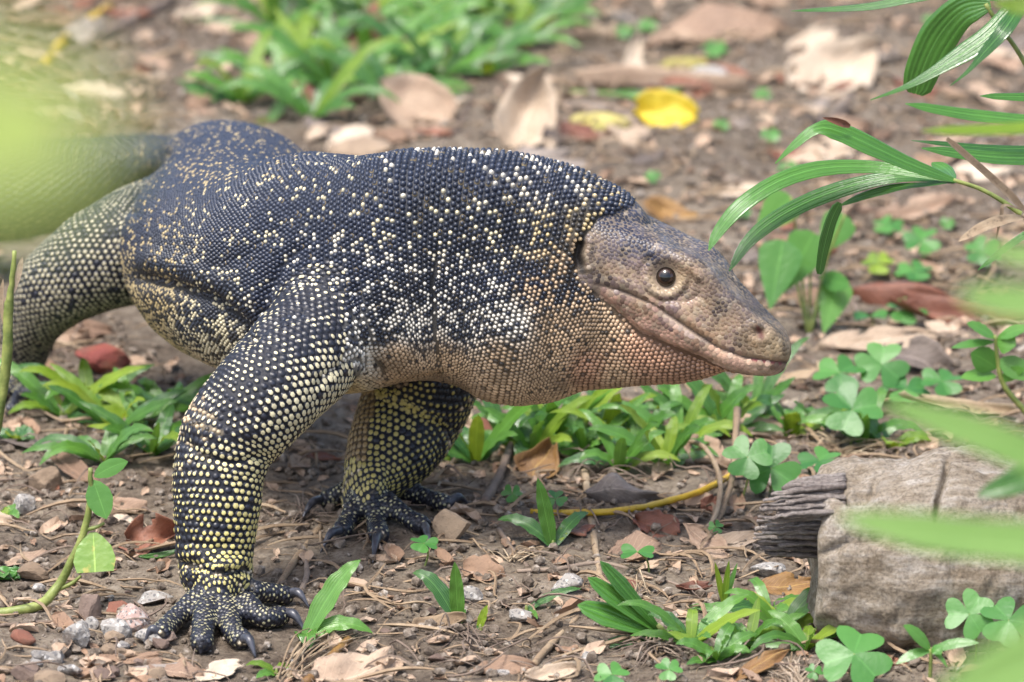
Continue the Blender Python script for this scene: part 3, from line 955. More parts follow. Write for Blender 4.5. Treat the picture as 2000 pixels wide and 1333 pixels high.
def build_beads(p, n, t, a, b, h, main, edge, dotr, rings4):
    B = np.cross(n, t)
    if rings4:
        RR = [(np.full(len(p), 1.06), -0.25), (np.minimum(dotr + 0.16, 0.95), 0.62), (dotr, 0.80), (dotr * 0.1, 1.0)]
    else:
        RR = [(np.full(len(p), 1.08), -0.25), (np.full(len(p), 0.66) if dotr is None else dotr + 0.06, 0.76), (np.full(len(p), 0.05), 1.0)]
    th = np.arange(6) * math.pi / 3 + math.pi / 6
    V, C = [], []
    K = len(RR)
    for q, (rr, z) in enumerate(RR[:-1]):
        for k in range(6):
            V.append(p + (0.54 * a * rr * math.cos(th[k]))[:, None] * t + (0.54 * b * rr * math.sin(th[k]))[:, None] * B + (h * z)[:, None] * n)
            C.append(edge if q < K - 2 else main)
    V.append(p + h[:, None] * n + (0.08 * a)[:, None] * t); C.append(main)
    V = np.stack(V, 1); C = np.stack(C, 1)
    m = V.shape[1]; fs = []
    for q in range(K - 2):
        for k in range(6):
            k2 = (k + 1) % 6
            fs.append((q * 6 + k, q * 6 + k2, (q + 1) * 6 + k2)); fs.append((q * 6 + k, (q + 1) * 6 + k2, (q + 1) * 6 + k))
    o = (K - 2) * 6
    for k in range(6): fs.append((o + k, o + (k + 1) % 6, m - 1))
    F = np.array(fs)[None] + (np.arange(len(p)) * m)[:, None, None]
    return V.reshape(-1, 3), C.reshape(-1, 3), F.reshape(-1, 3)

def tri_mesh(name, V, F, C, mat):
    me = bpy.data.meshes.new(name)
    me.vertices.add(len(V)); me.vertices.foreach_set('co', V.astype(np.float32).ravel())
    me.loops.add(F.size); me.loops.foreach_set('vertex_index', F.astype(np.int32).ravel())
    me.polygons.add(len(F)); me.polygons.foreach_set('loop_start', np.arange(0, F.size, 3, dtype=np.int32)); me.polygons.foreach_set('use_smooth', np.ones(len(F), bool))
    me.update(calc_edges=True)
    if C is not None:
        a = me.color_attributes.new('Col', 'FLOAT_COLOR', 'POINT')
        c = np.ones((len(V), 4), np.float32); c[:, :3] = C
        a.data.foreach_set('color', c.ravel())
    me.materials.append(mat)
    return me

lizard = empty('monitor_lizard', G(640, 1130), 'large dark blue monitor lizard with pale bead scales and tan throat striding over soil', 'lizard')
LOFF = np.array(lizard.location)
four = dots | isfin
V1, C1, F1 = build_beads(bp[four], bn[four], bt[four], ba[four], bb[four], hgt[four], main[four], edge[four], dotr[four], True)
V2, C2, F2 = build_beads(bp[~four], bn[~four], bt[~four], ba[~four], bb[~four], hgt[~four], main[~four], edge[~four], dotr[~four], False)
mo2, _ = seg_dist(hx, hy_, MOUTH)
hjit = 0.85 + 0.35 * RNG.random(len(hw))
V3, C3, F3 = build_beads(hb_p, hb_n, ht, hw * 1.06 * hjit, hw * 0.98 / hjit, hw * np.where(mo2 < 16, 0.045, 0.08), hcol, hcol * 0.95, None, False)
VV = np.concatenate([V1, V2, V3]) - LOFF; CC = np.concatenate([C1, C2, C3]); FF = np.concatenate([F1, F2 + len(V1), F3 + len(V1) + len(V2)])
o = add('scales', tri_mesh('scales', VV, FF, CC, M_SCALE), lizard)
tag(o, 'dark bead scales with cream centres', None, None, 'stuff')
# skin under the limbs' scales is dark
lk = KDTree(NB)
for i in range(NB): lk.insert(bp[i], i)
lk.balance()
near_kind = np.array([lk.find(c)[1] for c in co.tolist()])
lim = (isarm | isfin)[near_kind] & ~hp
base = np.where(lim[:, None], np.where(inner_tan[near_kind][:, None], np.array(lin(110, 90, 66)), dark_l * 0.8), base)
base = np.where((hp | lim)[:, None], base, np.minimum(base, 0.22))
_c = np.ones((N0, 4), np.float32); _c[:, :3] = base
_a.data.foreach_set('color', _c.ravel())
body.vertices.foreach_set('co', (co - LOFF).ravel()); body.update()
body.materials.clear(); body.materials.append(M_SKIN); body.name = 'body'
add('body', body, lizard)

# claws
k = NT('claw'); ob_ = k.obj()
k.link(k.ramp(k.noise(ob_, 260, 3), [(0.3, lin(40, 42, 50)), (0.7, lin(92, 94, 104))]), k.b.inputs['Base Color']); k.set(Roughness=0.32); M_CLAW = k.m
for (pbase, d, tip, r) in claw_specs:
    tip = tip + np.array([0, 0, 0.0006])
    st = pbase + d * r * 0.15 + np.array([0, 0, r * 0.15])
    mid = 0.5 * (st + tip) + np.array([0, 0, r * 0.85])
    V, F, uv = tube([st, mid, tip], [r * 0.52, r * 0.46, r * 0.05], 10, 14)
    part('claw', V, F, M_CLAW, lizard, uvs=uv)

# eye
k = NT('eye'); k.set(Roughness=0.05, **{'Coat_Weight': 0.6, 'Coat_Roughness': 0.03})
ge = k.node('ShaderNodeSeparateXYZ'); k.link(k.node('ShaderNodeTexCoord').outputs['Object'], ge.inputs[0])
rad = k.math('SQRT', k.math('ADD', k.math('POWER', ge.outputs[0], 2.0), k.math('POWER', ge.outputs[1], 2.0)))
ec = k.ramp(k.math('DIVIDE', rad, 0.00535), [(0.0, lin(8, 8, 10)), (0.44, lin(9, 8, 9)), (0.52, lin(66, 44, 32)), (0.70, lin(48, 33, 26)), (0.80, lin(16, 14, 14)), (0.88, lin(18, 16, 16)), (0.92, lin(220, 206, 186)), (1.0, lin(225, 214, 196))])
k.link(ec, k.b.inputs['Base Color']); M_EYE = k.m
_hits = bvh.ray_cast(Vector(CP), Vector(nrm(ray(*EYE))))
esurf = np.array(_hits[0]); eout = nrm(nrm(CP - esurf) * 0.65 + (-HL) * 0.5 + HN * 0.12)
ER = 22.0 * HM
ecen = esurf - eout * (ER * 0.28)
bm = bmesh.new(); bmesh.ops.create_uvsphere(bm, u_segments=32, v_segments=20, radius=ER); me = bpy.data.meshes.new('eye'); bm.to_mesh(me); bm.free()
me.polygons.foreach_set('use_smooth', [True] * len(me.polygons)); me.materials.append(M_EYE)
eye_o = add('eye', me, lizard, ecen - LOFF); eye_o.rotation_euler = Vector(eout).to_track_quat('Z', 'Y').to_euler()
eye_m = Matrix.Translation(Vector(ecen - LOFF)) @ eye_o.rotation_euler.to_matrix().to_4x4()
# eyelids: two rolled arcs of pale skin round the eyeball
k = NT('eyelid'); k.link(k.ramp(k.noise(k.obj(), 500, 4), [(0.38, lin(96, 80, 70)), (0.66, lin(196, 172, 138))]), k.b.inputs['Base Color']); k.set(Roughness=0.55); k.bump(k.noise(k.obj(), 1400, 3), 0.6, 0.0005); M_LID = k.m
ez = eout; exv = nrm(HA - (HA @ ez) * ez); eyv = np.cross(ez, exv)
for rr, th_, off, a0, a1 in ((1.05, 0.09, 0.16, -200, 20), (1.06, 0.13, 0.24, 0, 180), (1.27, 0.12, 0.02, -190, 10), (1.30, 0.14, 0.1, 10, 170)):
    pts = []
    for a in np.linspace(math.radians(a0), math.radians(a1), 15):
        pts.append(ecen + ER * (rr * 0.95 * (math.cos(a) * exv * 1.06 + math.sin(a) * eyv * 0.95) + off * ez))
    V, F, uv = tube(pts, [ER * th_ * 0.4, ER * th_, ER * th_, ER * th_ * 0.4], 8, 28)
    lid = add('eyelid', mesh_data('eyelid', V - LOFF, F, M_LID, True, uv), eye_o)
    lid.matrix_parent_inverse = eye_m.inverted()
print('beads', NB, 'plates', len(hb_p), 'body verts', N0)

# ================================================================== materials of the litter and plants
M_GRASS = mat_green('grass_leaf', lin(38, 90, 44), lin(104, 158, 62), rough=0.27, vein=9, trans=0.3, spec=0.95)
M_GRASSY = mat_green('grass_leaf_yellow', lin(88, 134, 36), lin(148, 178, 58), rough=0.36, vein=9, trans=0.35)
M_PALM = mat_green('palm_leaf', lin(34, 84, 38), lin(84, 140, 54), rough=0.25, vein=7, trans=0.2, spec=0.75)
M_CLOVER = mat_green('clover_leaf', lin(50, 118, 54), lin(96, 160, 74), rough=0.42, vein=0, trans=0.35, rib=0.18)
M_BROAD = mat_green('broad_leaf', lin(62, 126, 56), lin(108, 166, 72), rough=0.34, vein=0, trans=0.35, rib=0.25)
M_YBROAD = mat_green('yellowing_leaf', lin(110, 160, 60), lin(160, 190, 90), rough=0.4, vein=0, trans=0.3, spots=lin(224, 206, 110))
M_GLOW = mat_green('near_leaf_sunlit_tint', lin(150, 186, 70), lin(194, 220, 120), rough=0.4, vein=3, trans=0.5)  # lighter copy of the near leaf green, sunlit brightness put into the colour
M_NEAR = mat_green('near_leaf', lin(108, 164, 72), lin(156, 200, 112), rough=0.4, vein=5, trans=0.4)
M_STEM = NT('green_stem'); M_STEM.link(M_STEM.ramp(M_STEM.noise(M_STEM.obj(), 120, 4), [(0.35, lin(110, 128, 62)), (0.65, lin(166, 176, 96))]), M_STEM.b.inputs['Base Color']); M_STEM.set(Roughness=0.5); M_STEM.bump(M_STEM.noise(M_STEM.obj(), 500, 4), 0.5, 0.0008); M_STEM = M_STEM.m
M_YSTEM = NT('yellow_stem'); M_YSTEM.link(M_YSTEM.ramp(M_YSTEM.noise(M_YSTEM.obj(), 160, 5, 0.7), [(0.33, lin(120, 88, 40)), (0.42, lin(206, 168, 40)), (0.7, lin(226, 192, 56))]), M_YSTEM.b.inputs['Base Color']); M_YSTEM.set(Roughness=0.42); M_YSTEM = M_YSTEM.m
M_TANLEAF = mat_dry('tan_dead_leaf', [(0.25, lin(138, 112, 94)), (0.5, lin(170, 142, 120)), (0.8, lin(200, 176, 152))])
M_PALELEAF = mat_dry('pale_dead_leaf', [(0.25, lin(168, 146, 124)), (0.5, lin(196, 174, 150)), (0.8, lin(222, 204, 182))], blot=lin(140, 118, 98))
M_REDLEAF = mat_dry('red_dead_leaf', [(0.25, lin(98, 58, 44)), (0.5, lin(132, 82, 62)), (0.8, lin(160, 108, 84))], rough=0.5)
M_BROWNLEAF = mat_dry('brown_dead_leaf', [(0.25, lin(96, 76, 62)), (0.5, lin(130, 104, 86)), (0.8, lin(160, 130, 106))])
M_GREYLEAF = mat_dry('grey_dead_leaf', [(0.25, lin(98, 88, 82)), (0.5, lin(124, 112, 104)), (0.8, lin(168, 156, 146))])
M_YELLEAF = mat_dry('yellow_leaf', [(0.25, lin(196, 164, 24)), (0.6, lin(226, 196, 36)), (0.9, lin(238, 216, 70))], rough=0.45, blot=lin(190, 150, 30))
M_PALEYEL = mat_dry('pale_yellow_leaf', [(0.25, lin(160, 150, 76)), (0.6, lin(196, 184, 96)), (0.9, lin(214, 206, 130))], rough=0.5, blot=lin(150, 128, 70))
M_ORLEAF = mat_dry('orange_leaf', [(0.25, lin(116, 80, 52)), (0.55, lin(160, 122, 66)), (0.85, lin(192, 160, 92))], rough=0.55, blot=lin(120, 70, 40))
M_STRAW = mat_dry('dry_straw', [(0.2, lin(120, 98, 78)), (0.5, lin(164, 140, 112)), (0.8, lin(206, 186, 156))], vein=False)
M_TWIG = mat_dry('twig_bark', [(0.2, lin(92, 76, 66)), (0.5, lin(130, 112, 98)), (0.8, lin(166, 148, 132))], vein=False)
M_GRANITE = mat_stone('grey_granite', [(0.3, lin(140, 135, 130)), (0.7, lin(184, 179, 172))], [(lin(124, 122, 122), 900, 0.15), (lin(206, 202, 196), 700, 0.16)])
M_PINKGR = mat_stone('pink_granite', [(0.3, lin(190, 160, 150)), (0.7, lin(214, 188, 176))], [(lin(112, 108, 108), 900, 0.14), (lin(206, 196, 190), 800, 0.22)])
M_REDST = mat_stone('red_stone', [(0.3, lin(120, 74, 60)), (0.7, lin(158, 104, 84))])
M_BRICK = mat_stone('red_brick', [(0.3, lin(112, 62, 58)), (0.55, lin(152, 78, 70)), (0.8, lin(176, 118, 80))])
M_TANST = mat_stone('tan_stone', [(0.3, lin(132, 112, 92)), (0.7, lin(176, 154, 130))])
M_BRST = mat_stone('brown_stone', [(0.3, lin(112, 92, 82)), (0.7, lin(150, 130, 118))])

# ================================================================== builders
def bez(a, b, c, n):
    t = np.linspace(0, 1, n)[:, None]
    return (1 - t) ** 2 * a + 2 * t * (1 - t) * b + t * t * c

def blade_mesh(curve, width, up, ncross=5, fold=0.18, wave=0.0, seed=0, prof=None, pleat=0, waven=5, droop=0.0):
    """a leaf blade: curve (n,3), full width in metres; up is the side its upper face looks to"""
    n = len(curve)
    t = np.linspace(0, 1, n)
    if prof is None:
        w = np.interp(t, [0, .1, .3, .55, .8, .93, 1], [.4, .72, 1, .92, .58, .26, .03])
    else:
        w = np.interp(t, prof[0], prof[1])
    w = w * width * 0.5
    T = nrm(np.gradient(curve, axis=0))
    S = nrm(np.cross(T, np.broadcast_to(np.asarray(up, float), T.shape)))
    N = np.cross(S, T)
    v = np.linspace(-1, 1, ncross)
    ph = seed * 1.7
    out = []
    for j, vv in enumerate(v):
        z = fold * abs(vv) * w - droop * vv * vv * w
        if pleat: z = z + pleat * w * (1 if j % 2 else -1) * 0.5
        z = z + wave * width * abs(vv) * np.sin(t * waven * 6.283 + ph + (1.4 if vv > 0 else 0)) * np.sin(t * 3.1416)
        out.append(curve + (w * vv)[:, None] * S + z[:, None] * N)
    V = np.stack(out, 1).reshape(-1, 3)
    uv = np.stack([np.repeat(t, ncross), np.tile((v + 1) / 2, n)], -1)
    return V, grid_faces(n, ncross), uv

UP = np.array([0, 0, 1.0])
TOCAM = nrm(np.array([0, -1.0, 0.3]))

def leaf_up(a, c, face=0.35):
    d = nrm(c - a)
    u = UP * (1 - face) + TOCAM * face
    u = u - (u @ d) * d
    if np.linalg.norm(u) < 0.15: u = TOCAM - (TOCAM @ d) * d
    return nrm(u)

def grass_plant(name, label, base, leaves, mat=None, group=None, cat='grass', wave=0.10, stem=True):
    """leaves: (tip px, tip py, dY in metres, width px, arch px)"""
    b = G(*base); m = mpp(b)
    root = empty(name, b, label, cat, group)
    for q, lf in enumerate(leaves):
        tx, ty, dy, wpx, arch = lf[:5]
        mt = lf[5] if len(lf) > 5 else (mat or M_GRASS)
        tip = P(tx, ty, b[1] + dy)
        tip[2] = max(tip[2], float(gh(tip[0], tip[1])) + 0.002)
        a = b + np.array([random.uniform(-1, 1), random.uniform(-1, 1), -0.2]) * m * 3
        mid = 0.42 * a + 0.58 * tip + UP * arch * m * 1.2
        c = bez(a, mid, tip, 13)
        V, F, uv = blade_mesh(c, wpx * m, leaf_up(a, tip, 0.45), 5, 0.22, wave, q + base[0], waven=3.8)
        part('leaf', V, F, mt, root, uvs=uv)
    if stem:
        V, F, uv = tube([b - UP * 0.002, b + UP * m * 6, b + UP * m * 13], [m * 4.5, m * 4, m * 2], 6, 5)
        part('stem', V, F, M_STEM, root, uvs=uv)
    return root

def random_leaves(base, n, ln, wd, spread=1.0, lift=0.55, dyr=0.6, mats=None):
    out = []
    bx_, by_ = base
    for i in range(n):
        a = (i + random.random() * 0.7) / n * 2 * math.pi
        L = ln * random.uniform(0.6, 1.15)
        dx = math.cos(a) * L * spread; dpx = math.sin(a)
        m = mpp(G(bx_, by_))
        dy = dpx * L * dyr * m
        up = L * lift * random.uniform(0.05, 1.0) ** 1.2
        ty = by_ - up * 0.96 - dpx * L * dyr * 0.26
        row = [bx_ + dx, ty, dy, wd * random.uniform(0.7, 1.15), L * random.uniform(0.02, 0.42)]
        row.append(random.choice(mats or [M_GRASS, M_GRASS, M_GRASS, M_GRASSY]))
        out.append(tuple(row))
    return out

def leaflet_mesh(L, W, notch=0.18, cup=0.18):
    """heart-tipped clover leaflet lying along +x, stalk end at the origin"""
    nu, nv = 8, 7
    V = []
    for i in range(nu):
        t = i / (nu - 1)
        w = W * 0.5 * (math.sin(math.pi * min(1, t * 0.60 + 0.02)) ** 0.9)
        for j in range(nv):
            v = -1 + 2 * j / (nv - 1)
            end = 1 - notch * max(0, 1 - abs(v) * 2.1) - 0.30 * max(0, abs(v) - 0.5) ** 1.5
            x = L * t * (end if t > 0.5 else 1 - (1 - end) * t * 2)
            y = w * v
            V.append((x, y, cup * abs(v) * w - 0.10 * L * t * t))
    uv = np.stack([np.repeat(np.linspace(0, 1, nu), nv), np.tile(np.linspace(0, 1, nv), nu)], -1)
    return np.array(V), grid_faces(nu, nv), uv

def frame_place(V, o, x, z):
    x = nrm(x - (x @ z) * z); y = np.cross(z, x)
    return o + V[:, :1] * x + V[:, 1:2] * y + V[:, 2:] * z

def clover(name, label, c, size, base, tilt=35, turn=0, group=None, mat=None, n=3, yaw=0.0):
    """c: leaf centre pixel, base: foot pixel on the soil"""
    b = G(*base); m = mpp(b)
    cen = P(c[0], c[1], b[1] - 0.004)
    cen[2] = max(cen[2], float(gh(cen[0], cen[1])) + 0.006)
    root = empty(name, b, label, 'clover', group)
    z = nrm(np.array([math.sin(yaw), -math.sin(math.radians(tilt)), math.cos(math.radians(tilt))]))
    x0 = nrm(np.array([1.0, 0, 0]) - z[0] * z); y0 = np.cross(z, x0)
    L = size * m * 0.54
    for q in range(n):
        a = math.radians(turn + 360 / n * q + random.uniform(-6, 6))
        d = math.cos(a) * x0 + math.sin(a) * y0
        V, F, uv = leaflet_mesh(L, L * 1.38, 0.16, random.uniform(0.05, 0.28))
        zz = nrm(z + 0.12 * np.array([random.uniform(-1, 1), random.uniform(-1, 1), 0]))
        part('leaflet', frame_place(V, cen + d * m * 1.0, d, zz), F, mat or M_CLOVER, root, uvs=uv)
    V, F, uv = tube([b - UP * 0.002, 0.5 * (b + cen) + np.array([0.002, 0.003, 0]), cen], [m * 2.6, m * 2.0, m * 1.6], 6, 8)
    part('stem', V, F, M_STEM, root, uvs=uv)
    return root

def dead_leaf(name, label, c, ln, wd, ang, mat, tilt=10, roll=0, curl=0.3, lift=0, torn=0.12, group=None, seed=None, sink=0.25, twist=0.3, cat='dead leaf', tipw=1.0):
    """dry leaf whose middle is seen at pixel c; ln/wd in photo pixels; ang = heading in the ground plane, tilt raises its far edge"""
    seed = random.randint(0, 9999) if seed is None else seed
    g0 = G(c[0], c[1]); m = mpp(g0)
    L, W = ln * m, wd * m
    nu, nv = 15, 11
    t = np.linspace(0, 1, nu); v = np.linspace(-1, 1, nv)
    prof = np.sin(np.pi * np.clip(t * 0.94 + 0.03, 0, 1) ** (0.85 * tipw)) ** 0.8
    tt, vv = np.repeat(t, nv), np.tile(v, nu); one = np.ones(nu * nv); pr = np.repeat(prof, nv)
    N3 = lambda a, b, c_: noise3(np.stack([a, b, c_ * one], -1))
    e = 1 + torn * N3(tt * 6 + seed, vv * 0.3 + np.where(vv > 0, 3, 9), seed * 0.13) * (np.abs(vv) > 0.6)
    y = vv * pr * W / 2 * e + 0.14 * W * N3(tt * 2.6, vv * 1.3, seed * 0.53 + 9)
    x = (tt - 0.5) * L * (1 + torn * 0.4 * N3(vv * 2 + seed, tt, 1.5)) + 0.10 * L * N3(tt * 2.2, vv * 1.7, seed * 0.37)
    z = curl * W * 0.5 * (vv ** 2 - 0.35) + curl * L * 0.22 * (2 * tt - 1) ** 2 * math.cos(seed)
    z = z + twist * W * 0.25 * vv * (2 * tt - 1) + 0.16 * W * N3(tt * 2.6 + seed, vv * 1.5, seed * 0.7) + 0.05 * W * N3(tt * 9, vv * 5 + seed, 2.2) - 0.10 * W * np.abs(vv) * math.sin(seed * 1.3)
    Vv = np.stack([x, y, z + 0.012 * W * np.cos(vv * 12)], -1)
    R = Matrix.Rotation(math.radians(tilt), 3, 'X') @ Matrix.Rotation(math.radians(ang), 3, 'Z') @ Matrix.Rotation(math.radians(roll), 3, 'X')
    Vv = Vv @ np.array(R).T
    low = np.percentile(Vv[:, 2], 6)
    h = max(0.0, -low) * (1 - sink) + lift * m + 0.0012
    ctr = G(c[0], c[1], h)
    uv = np.stack([np.repeat(t, nv), np.tile((v + 1) / 2, nu)], -1)
    Vw = Vv + ctr
    gf = np.array(grid_faces(nu, nv)); gi, gj = gf[:, 0] // nv, gf[:, 0] % nv
    rimd = np.minimum(np.minimum(gj, nv - 2 - gj), 2.0) / 2.0
    cut = (noise3(np.stack([gi * 0.55 + seed, gj * 0.6, gi * 0 + seed * 0.31], -1)) > 0.62 - torn * 0.75 + rimd * 0.4) & (rimd < 0.9) & (torn > 0.08)
    FF_ = gf[~cut].tolist()
    o = part(name, Vw, FF_, mat, None, uvs=uv)
    md = o.modifiers.new('thickness', 'SOLIDIFY'); md.thickness = 0.00035; md.offset = 0
    return tag(o, label, cat, group)

_ico = {}
def ico(sub):
    if sub not in _ico:
        bm = bmesh.new(); bmesh.ops.create_icosphere(bm, subdivisions=sub, radius=1.0)
        bm.verts.ensure_lookup_table()
        _ico[sub] = (np.array([v.co for v in bm.verts]), [tuple(v.index for v in f.verts) for f in bm.faces]); bm.free()
    return _ico[sub]

def stone_verts(seed, sub=3, flatn=9):
    V, F = ico(sub)
    V = V.copy()
    r = np.random.default_rng(seed)
    for _ in range(flatn):                      # chip flat faces off
        n = nrm(r.normal(size=3)); d = r.uniform(0.42, 0.8)
        k = V @ n - d
        V = V - np.clip(k, 0, None)[:, None] * n * 0.92
    V = V * (1 + 0.09 * fbm(V * 2.2 + seed, 3, seed)[:, None])
    return V, F

def stone(name, label, c, w, h, mat, seed, group=None, depth=0.8, rot=None, sink=0.3, cat='stone', sub=3, smooth=False):
    """c: pixel of the stone's middle, w/h: its width and height in the picture"""
    V, F = stone_verts(seed, sub)
    a = random.uniform(0, 6.28) if rot is None else rot
    V = V @ np.array(Matrix.Rotation(a, 3, 'Z')).T
    V = V / np.abs(V).max(0)
    g0 = G(c[0], c[1]); m = mpp(g0)
    rx = w * m / 2; ry = rx * depth
    rz = math.sqrt(max((h * m / 2) ** 2 - (ry * 0.26) ** 2, (h * m * 0.25) ** 2)) / 0.966
    V = V * np.array([rx, ry, rz])
    ctr = G(c[0], c[1], rz * (1 - sink * 0.6))
    o = part(name, V + ctr - UP * rz * sink * 0.4, F, mat, None, smooth=smooth)
    return tag(o, label, cat, group)

def twig(name, label, pts, r, mat=None, group=None, lift=0.5, cat='twig', sides=7, rough=0.0004, lifts=None, seed=1):
    q = []
    for i, (x, y) in enumerate(pts):
        g0 = G(x, y); m = mpp(g0)
        rr = np.atleast_1d(r)[min(i, len(np.atleast_1d(r)) - 1)]
        q.append(G(x, y, rr * m * lift + (lifts[i] * m if lifts else 0)))
    q = np.array(q); m = mpp(q[0])
    V, F, uv = tube(q, np.atleast_1d(r) * m, sides, max(8, len(pts) * 5), rough, seed)
    o = part(name, V, F, mat or M_TWIG, None, uvs=uv)
    return tag(o, label, cat, group)

# ================================================================== the log on the right
def wood_material(name, stops, stretch):
    k = NT(name)
    mp = k.node('ShaderNodeMapping'); mp.inputs['Scale'].default_value = stretch; mp.inputs['Rotation'].default_value = (0, math.radians(14), 0)
    k.link(k.obj(), mp.inputs[0])
    n1 = k.noise(mp.outputs[0], 60, 6, 0.7); n2 = k.noise(k.obj(), 45, 4, 0.6); n3 = k.noise(k.obj(), 600, 4, 0.7)
    col = k.ramp(k.math('ADD', k.math('MULTIPLY', n1, 0.6), k.math('MULTIPLY', n2, 0.45)), stops)
    col = k.mix(0.7, col, k.ramp(n3, [(0.36, (0.42, 0.39, 0.37)), (0.5, (0.95, 0.94, 0.92)), (0.64, (1.2, 1.18, 1.15))]), 'MULTIPLY')
    k.link(col, k.b.inputs['Base Color']); k.set(Roughness=0.9)
    vo = k.node('ShaderNodeTexVoronoi', feature='DISTANCE_TO_EDGE', _Scale=55.0); k.link(k.mix(0.25, mp.outputs[0], k.node('ShaderNodeTexNoise', _Scale=40.0).outputs['Color']), vo.inputs['Vector'])
    crk = k.ramp(vo.outputs['Distance'], [(0.0, (0, 0, 0)), (0.06, (1, 1, 1))])
    k.bump(k.math('ADD', k.math('ADD', n1, k.math('MULTIPLY', crk, 0.35)), k.math('MULTIPLY', n3, 0.6)), 0.7, 0.003)
    return k.m
M_LOG = wood_material('weathered_log', [(0.34, lin(88, 77, 66)), (0.44, lin(146, 131, 111)), (0.53, lin(176, 163, 145)), (0.66, lin(206, 197, 186))], (0.7, 4.0, 4.0))
M_SPLIT = wood_material('split_wood', [(0.34, lin(84, 74, 70)), (0.44, lin(136, 124, 118)), (0.54, lin(176, 165, 158)), (0.72, lin(210, 202, 194))], (0.5, 9.0, 9.0))
def make_log():
    Yc = 2.826
    b = G(1800, 1245); root = empty('fallen_log', b, 'weathered grey brown log with torn splintered end lying on soil', 'log')
    n, m_ = 200, 110
    xs = np.linspace(1590, 2230, n); V = []
    top = np.interp(xs, [1590, 1640, 1720, 1830, 1950, 2040, 2230], [930, 918, 898, 877, 882, 895, 900])
    bot = np.interp(xs, [1590, 1640, 1720, 1830, 1950, 2230], [1216, 1250, 1276, 1284, 1286, 1290])
    for i in range(n):
        cy = (top[i] + bot[i]) / 2; r = (bot[i] - top[i]) / 2
        c = P(xs[i], cy, Yc); m = mpp(c)
        for j in range(m_):
            a = 2 * math.pi * j / m_
            d = np.array([0, -math.cos(a), math.sin(a)])
            e = (abs(math.cos(a)) ** 2.5 + abs(math.sin(a)) ** 2.5) ** (-1 / 2.5)
            p = c + d * r * m * e * 1.0
            V.append(p)
    V = np.array(V)
    q = V * np.array([14, 60, 60])
    rad = 0.0034 * fbm(V * 38, 3, 71) + 0.0030 * fbm(q, 4, 73) + 0.0010 * fbm(V * 260, 2, 74) - 0.0045 * np.clip(fbm(V * np.array([9, 70, 70]), 2, 77) - 0.55, 0, 1) * 2
    cc = V.reshape(n, m_, 3).mean(1, keepdims=True)
    D = nrm(V.reshape(n, m_, 3) - cc).reshape(-1, 3)
    V = V + D * rad[:, None]
    # long cracks
    lx, ly, _d = proj(V)
    for poly, w, dep in (([(1850, 905), (1842, 940), (1832, 975), (1828, 1010)], 5, 32), ([(1590, 940), (1630, 955), (1660, 978), (1690, 975), (1708, 950)], 7, 28), ([(1600, 1085), (1660, 1055), (1740, 1050), (1830, 1062)], 9, 24), ([(1880, 1080), (1950, 1095), (2050, 1090)], 8, 6)):
        dd, _t = seg_dist(lx, ly, poly)
        V = V - D * (dep * np.exp(-(dd / w) ** 2) * 0.000226)[:, None]
    # ragged left end: push the first rings inward and sideways
    V = V.reshape(n, m_, 3)
    for i in range(10):
        f = (10 - i) / 10
        V[i] = V[i] + (cc[i] - V[i]) * (0.10 * f ** 3)
        V[i, :, 0] += 0.004 * f * fbm(V[i] * 60, 2, 79)
    V = np.concatenate([V.reshape(-1, 3), [V[0].mean(0) + np.array([0.004, 0, 0])], [V[-1].mean(0)]])
    F = grid_faces(n, m_, True)
    for j in range(m_):
        k2 = (j + 1) % m_
        F.append((k2, j, n * m_)); F.append(((n - 1) * m_ + j, (n - 1) * m_ + k2, n * m_ + 1))
    part('trunk', V, F, M_LOG, root)
    # torn fibres of the broken end: long flat splinters lying over one another
    rs = random.Random(5)
    for q_ in range(52):
        t = q_ / 51.0
        y0 = 945 + t * 138 + rs.uniform(-4, 4)
        x0 = np.interp(y0, [940, 975, 1010, 1040, 1070, 1090], [1560, 1500, 1484, 1478, 1474, 1500]) + rs.uniform(0, 45)
        if q_ % 4 == 0: x0 = np.interp(y0, [940, 975, 1010, 1040, 1070, 1090], [1548, 1492, 1480, 1474, 1470, 1490])
        x1 = min(x0 + rs.uniform(90, 170), 1650)
        slope = -0.16 + 0.2 * t
        Yq = Yc - 0.028 + 0.034 * abs(t - 0.45) + rs.uniform(-0.004, 0.004)
        a = P(x0, y0, Yq); c = P(x1, y0 + (x1 - x0) * slope, Yq + 0.006)
        m = mpp(a)
        mid = 0.5 * (a + c) + UP * rs.uniform(-2, 4) * m
        hgt_ = rs.uniform(3.5, 11)
        V, F, uv = tube([a, 0.7 * a + 0.3 * mid, mid, c], np.array([rs.uniform(2.5, 7), hgt_ * 0.8, hgt_, hgt_ * 0.9]) * m, 7, 14, 0.0007, q_, flat=rs.uniform(0.45, 0.8))
        part('splinter', V, F, M_SPLIT, root, uvs=uv)
    # solid wood behind the splinters
    V, F, uv = tube([P(1512, 1040, Yc + 0.004), P(1550, 1026, Yc), P(1600, 1012, Yc), P(1680, 1000, Yc)], np.array([18, 48, 66, 74]) * mpp(P(1540, 1020, Yc)), 16, 18, 0.0012, 3)
    part('heartwood', V, F, M_SPLIT, root, uvs=uv)
make_log()

# ================================================================== palms (fan leaves with long leaflets)
def leaflet_strip(root, pts, wpx, mat, up=None, ncross=7, fold=0.10, pleat=0.22, name='leaflet', prof=None, n=22, droop=0.0):
    q = np.array([P(*p) for p in pts]); m = mpp(q[0])
    c = catmull(q, n)
    prof = prof or ([0, 0.12, 0.45, 0.75, 0.93, 1], [0.12, 0.55, 1, 0.85, 0.45, 0.06])
    V, F, uv = blade_mesh(c, wpx * m, TOCAM * 0.6 + UP * 0.5 if up is None else up, ncross, fold, 0, 0, prof, pleat, droop=droop)
    return part(name, V, F, mat, root, uvs=uv)

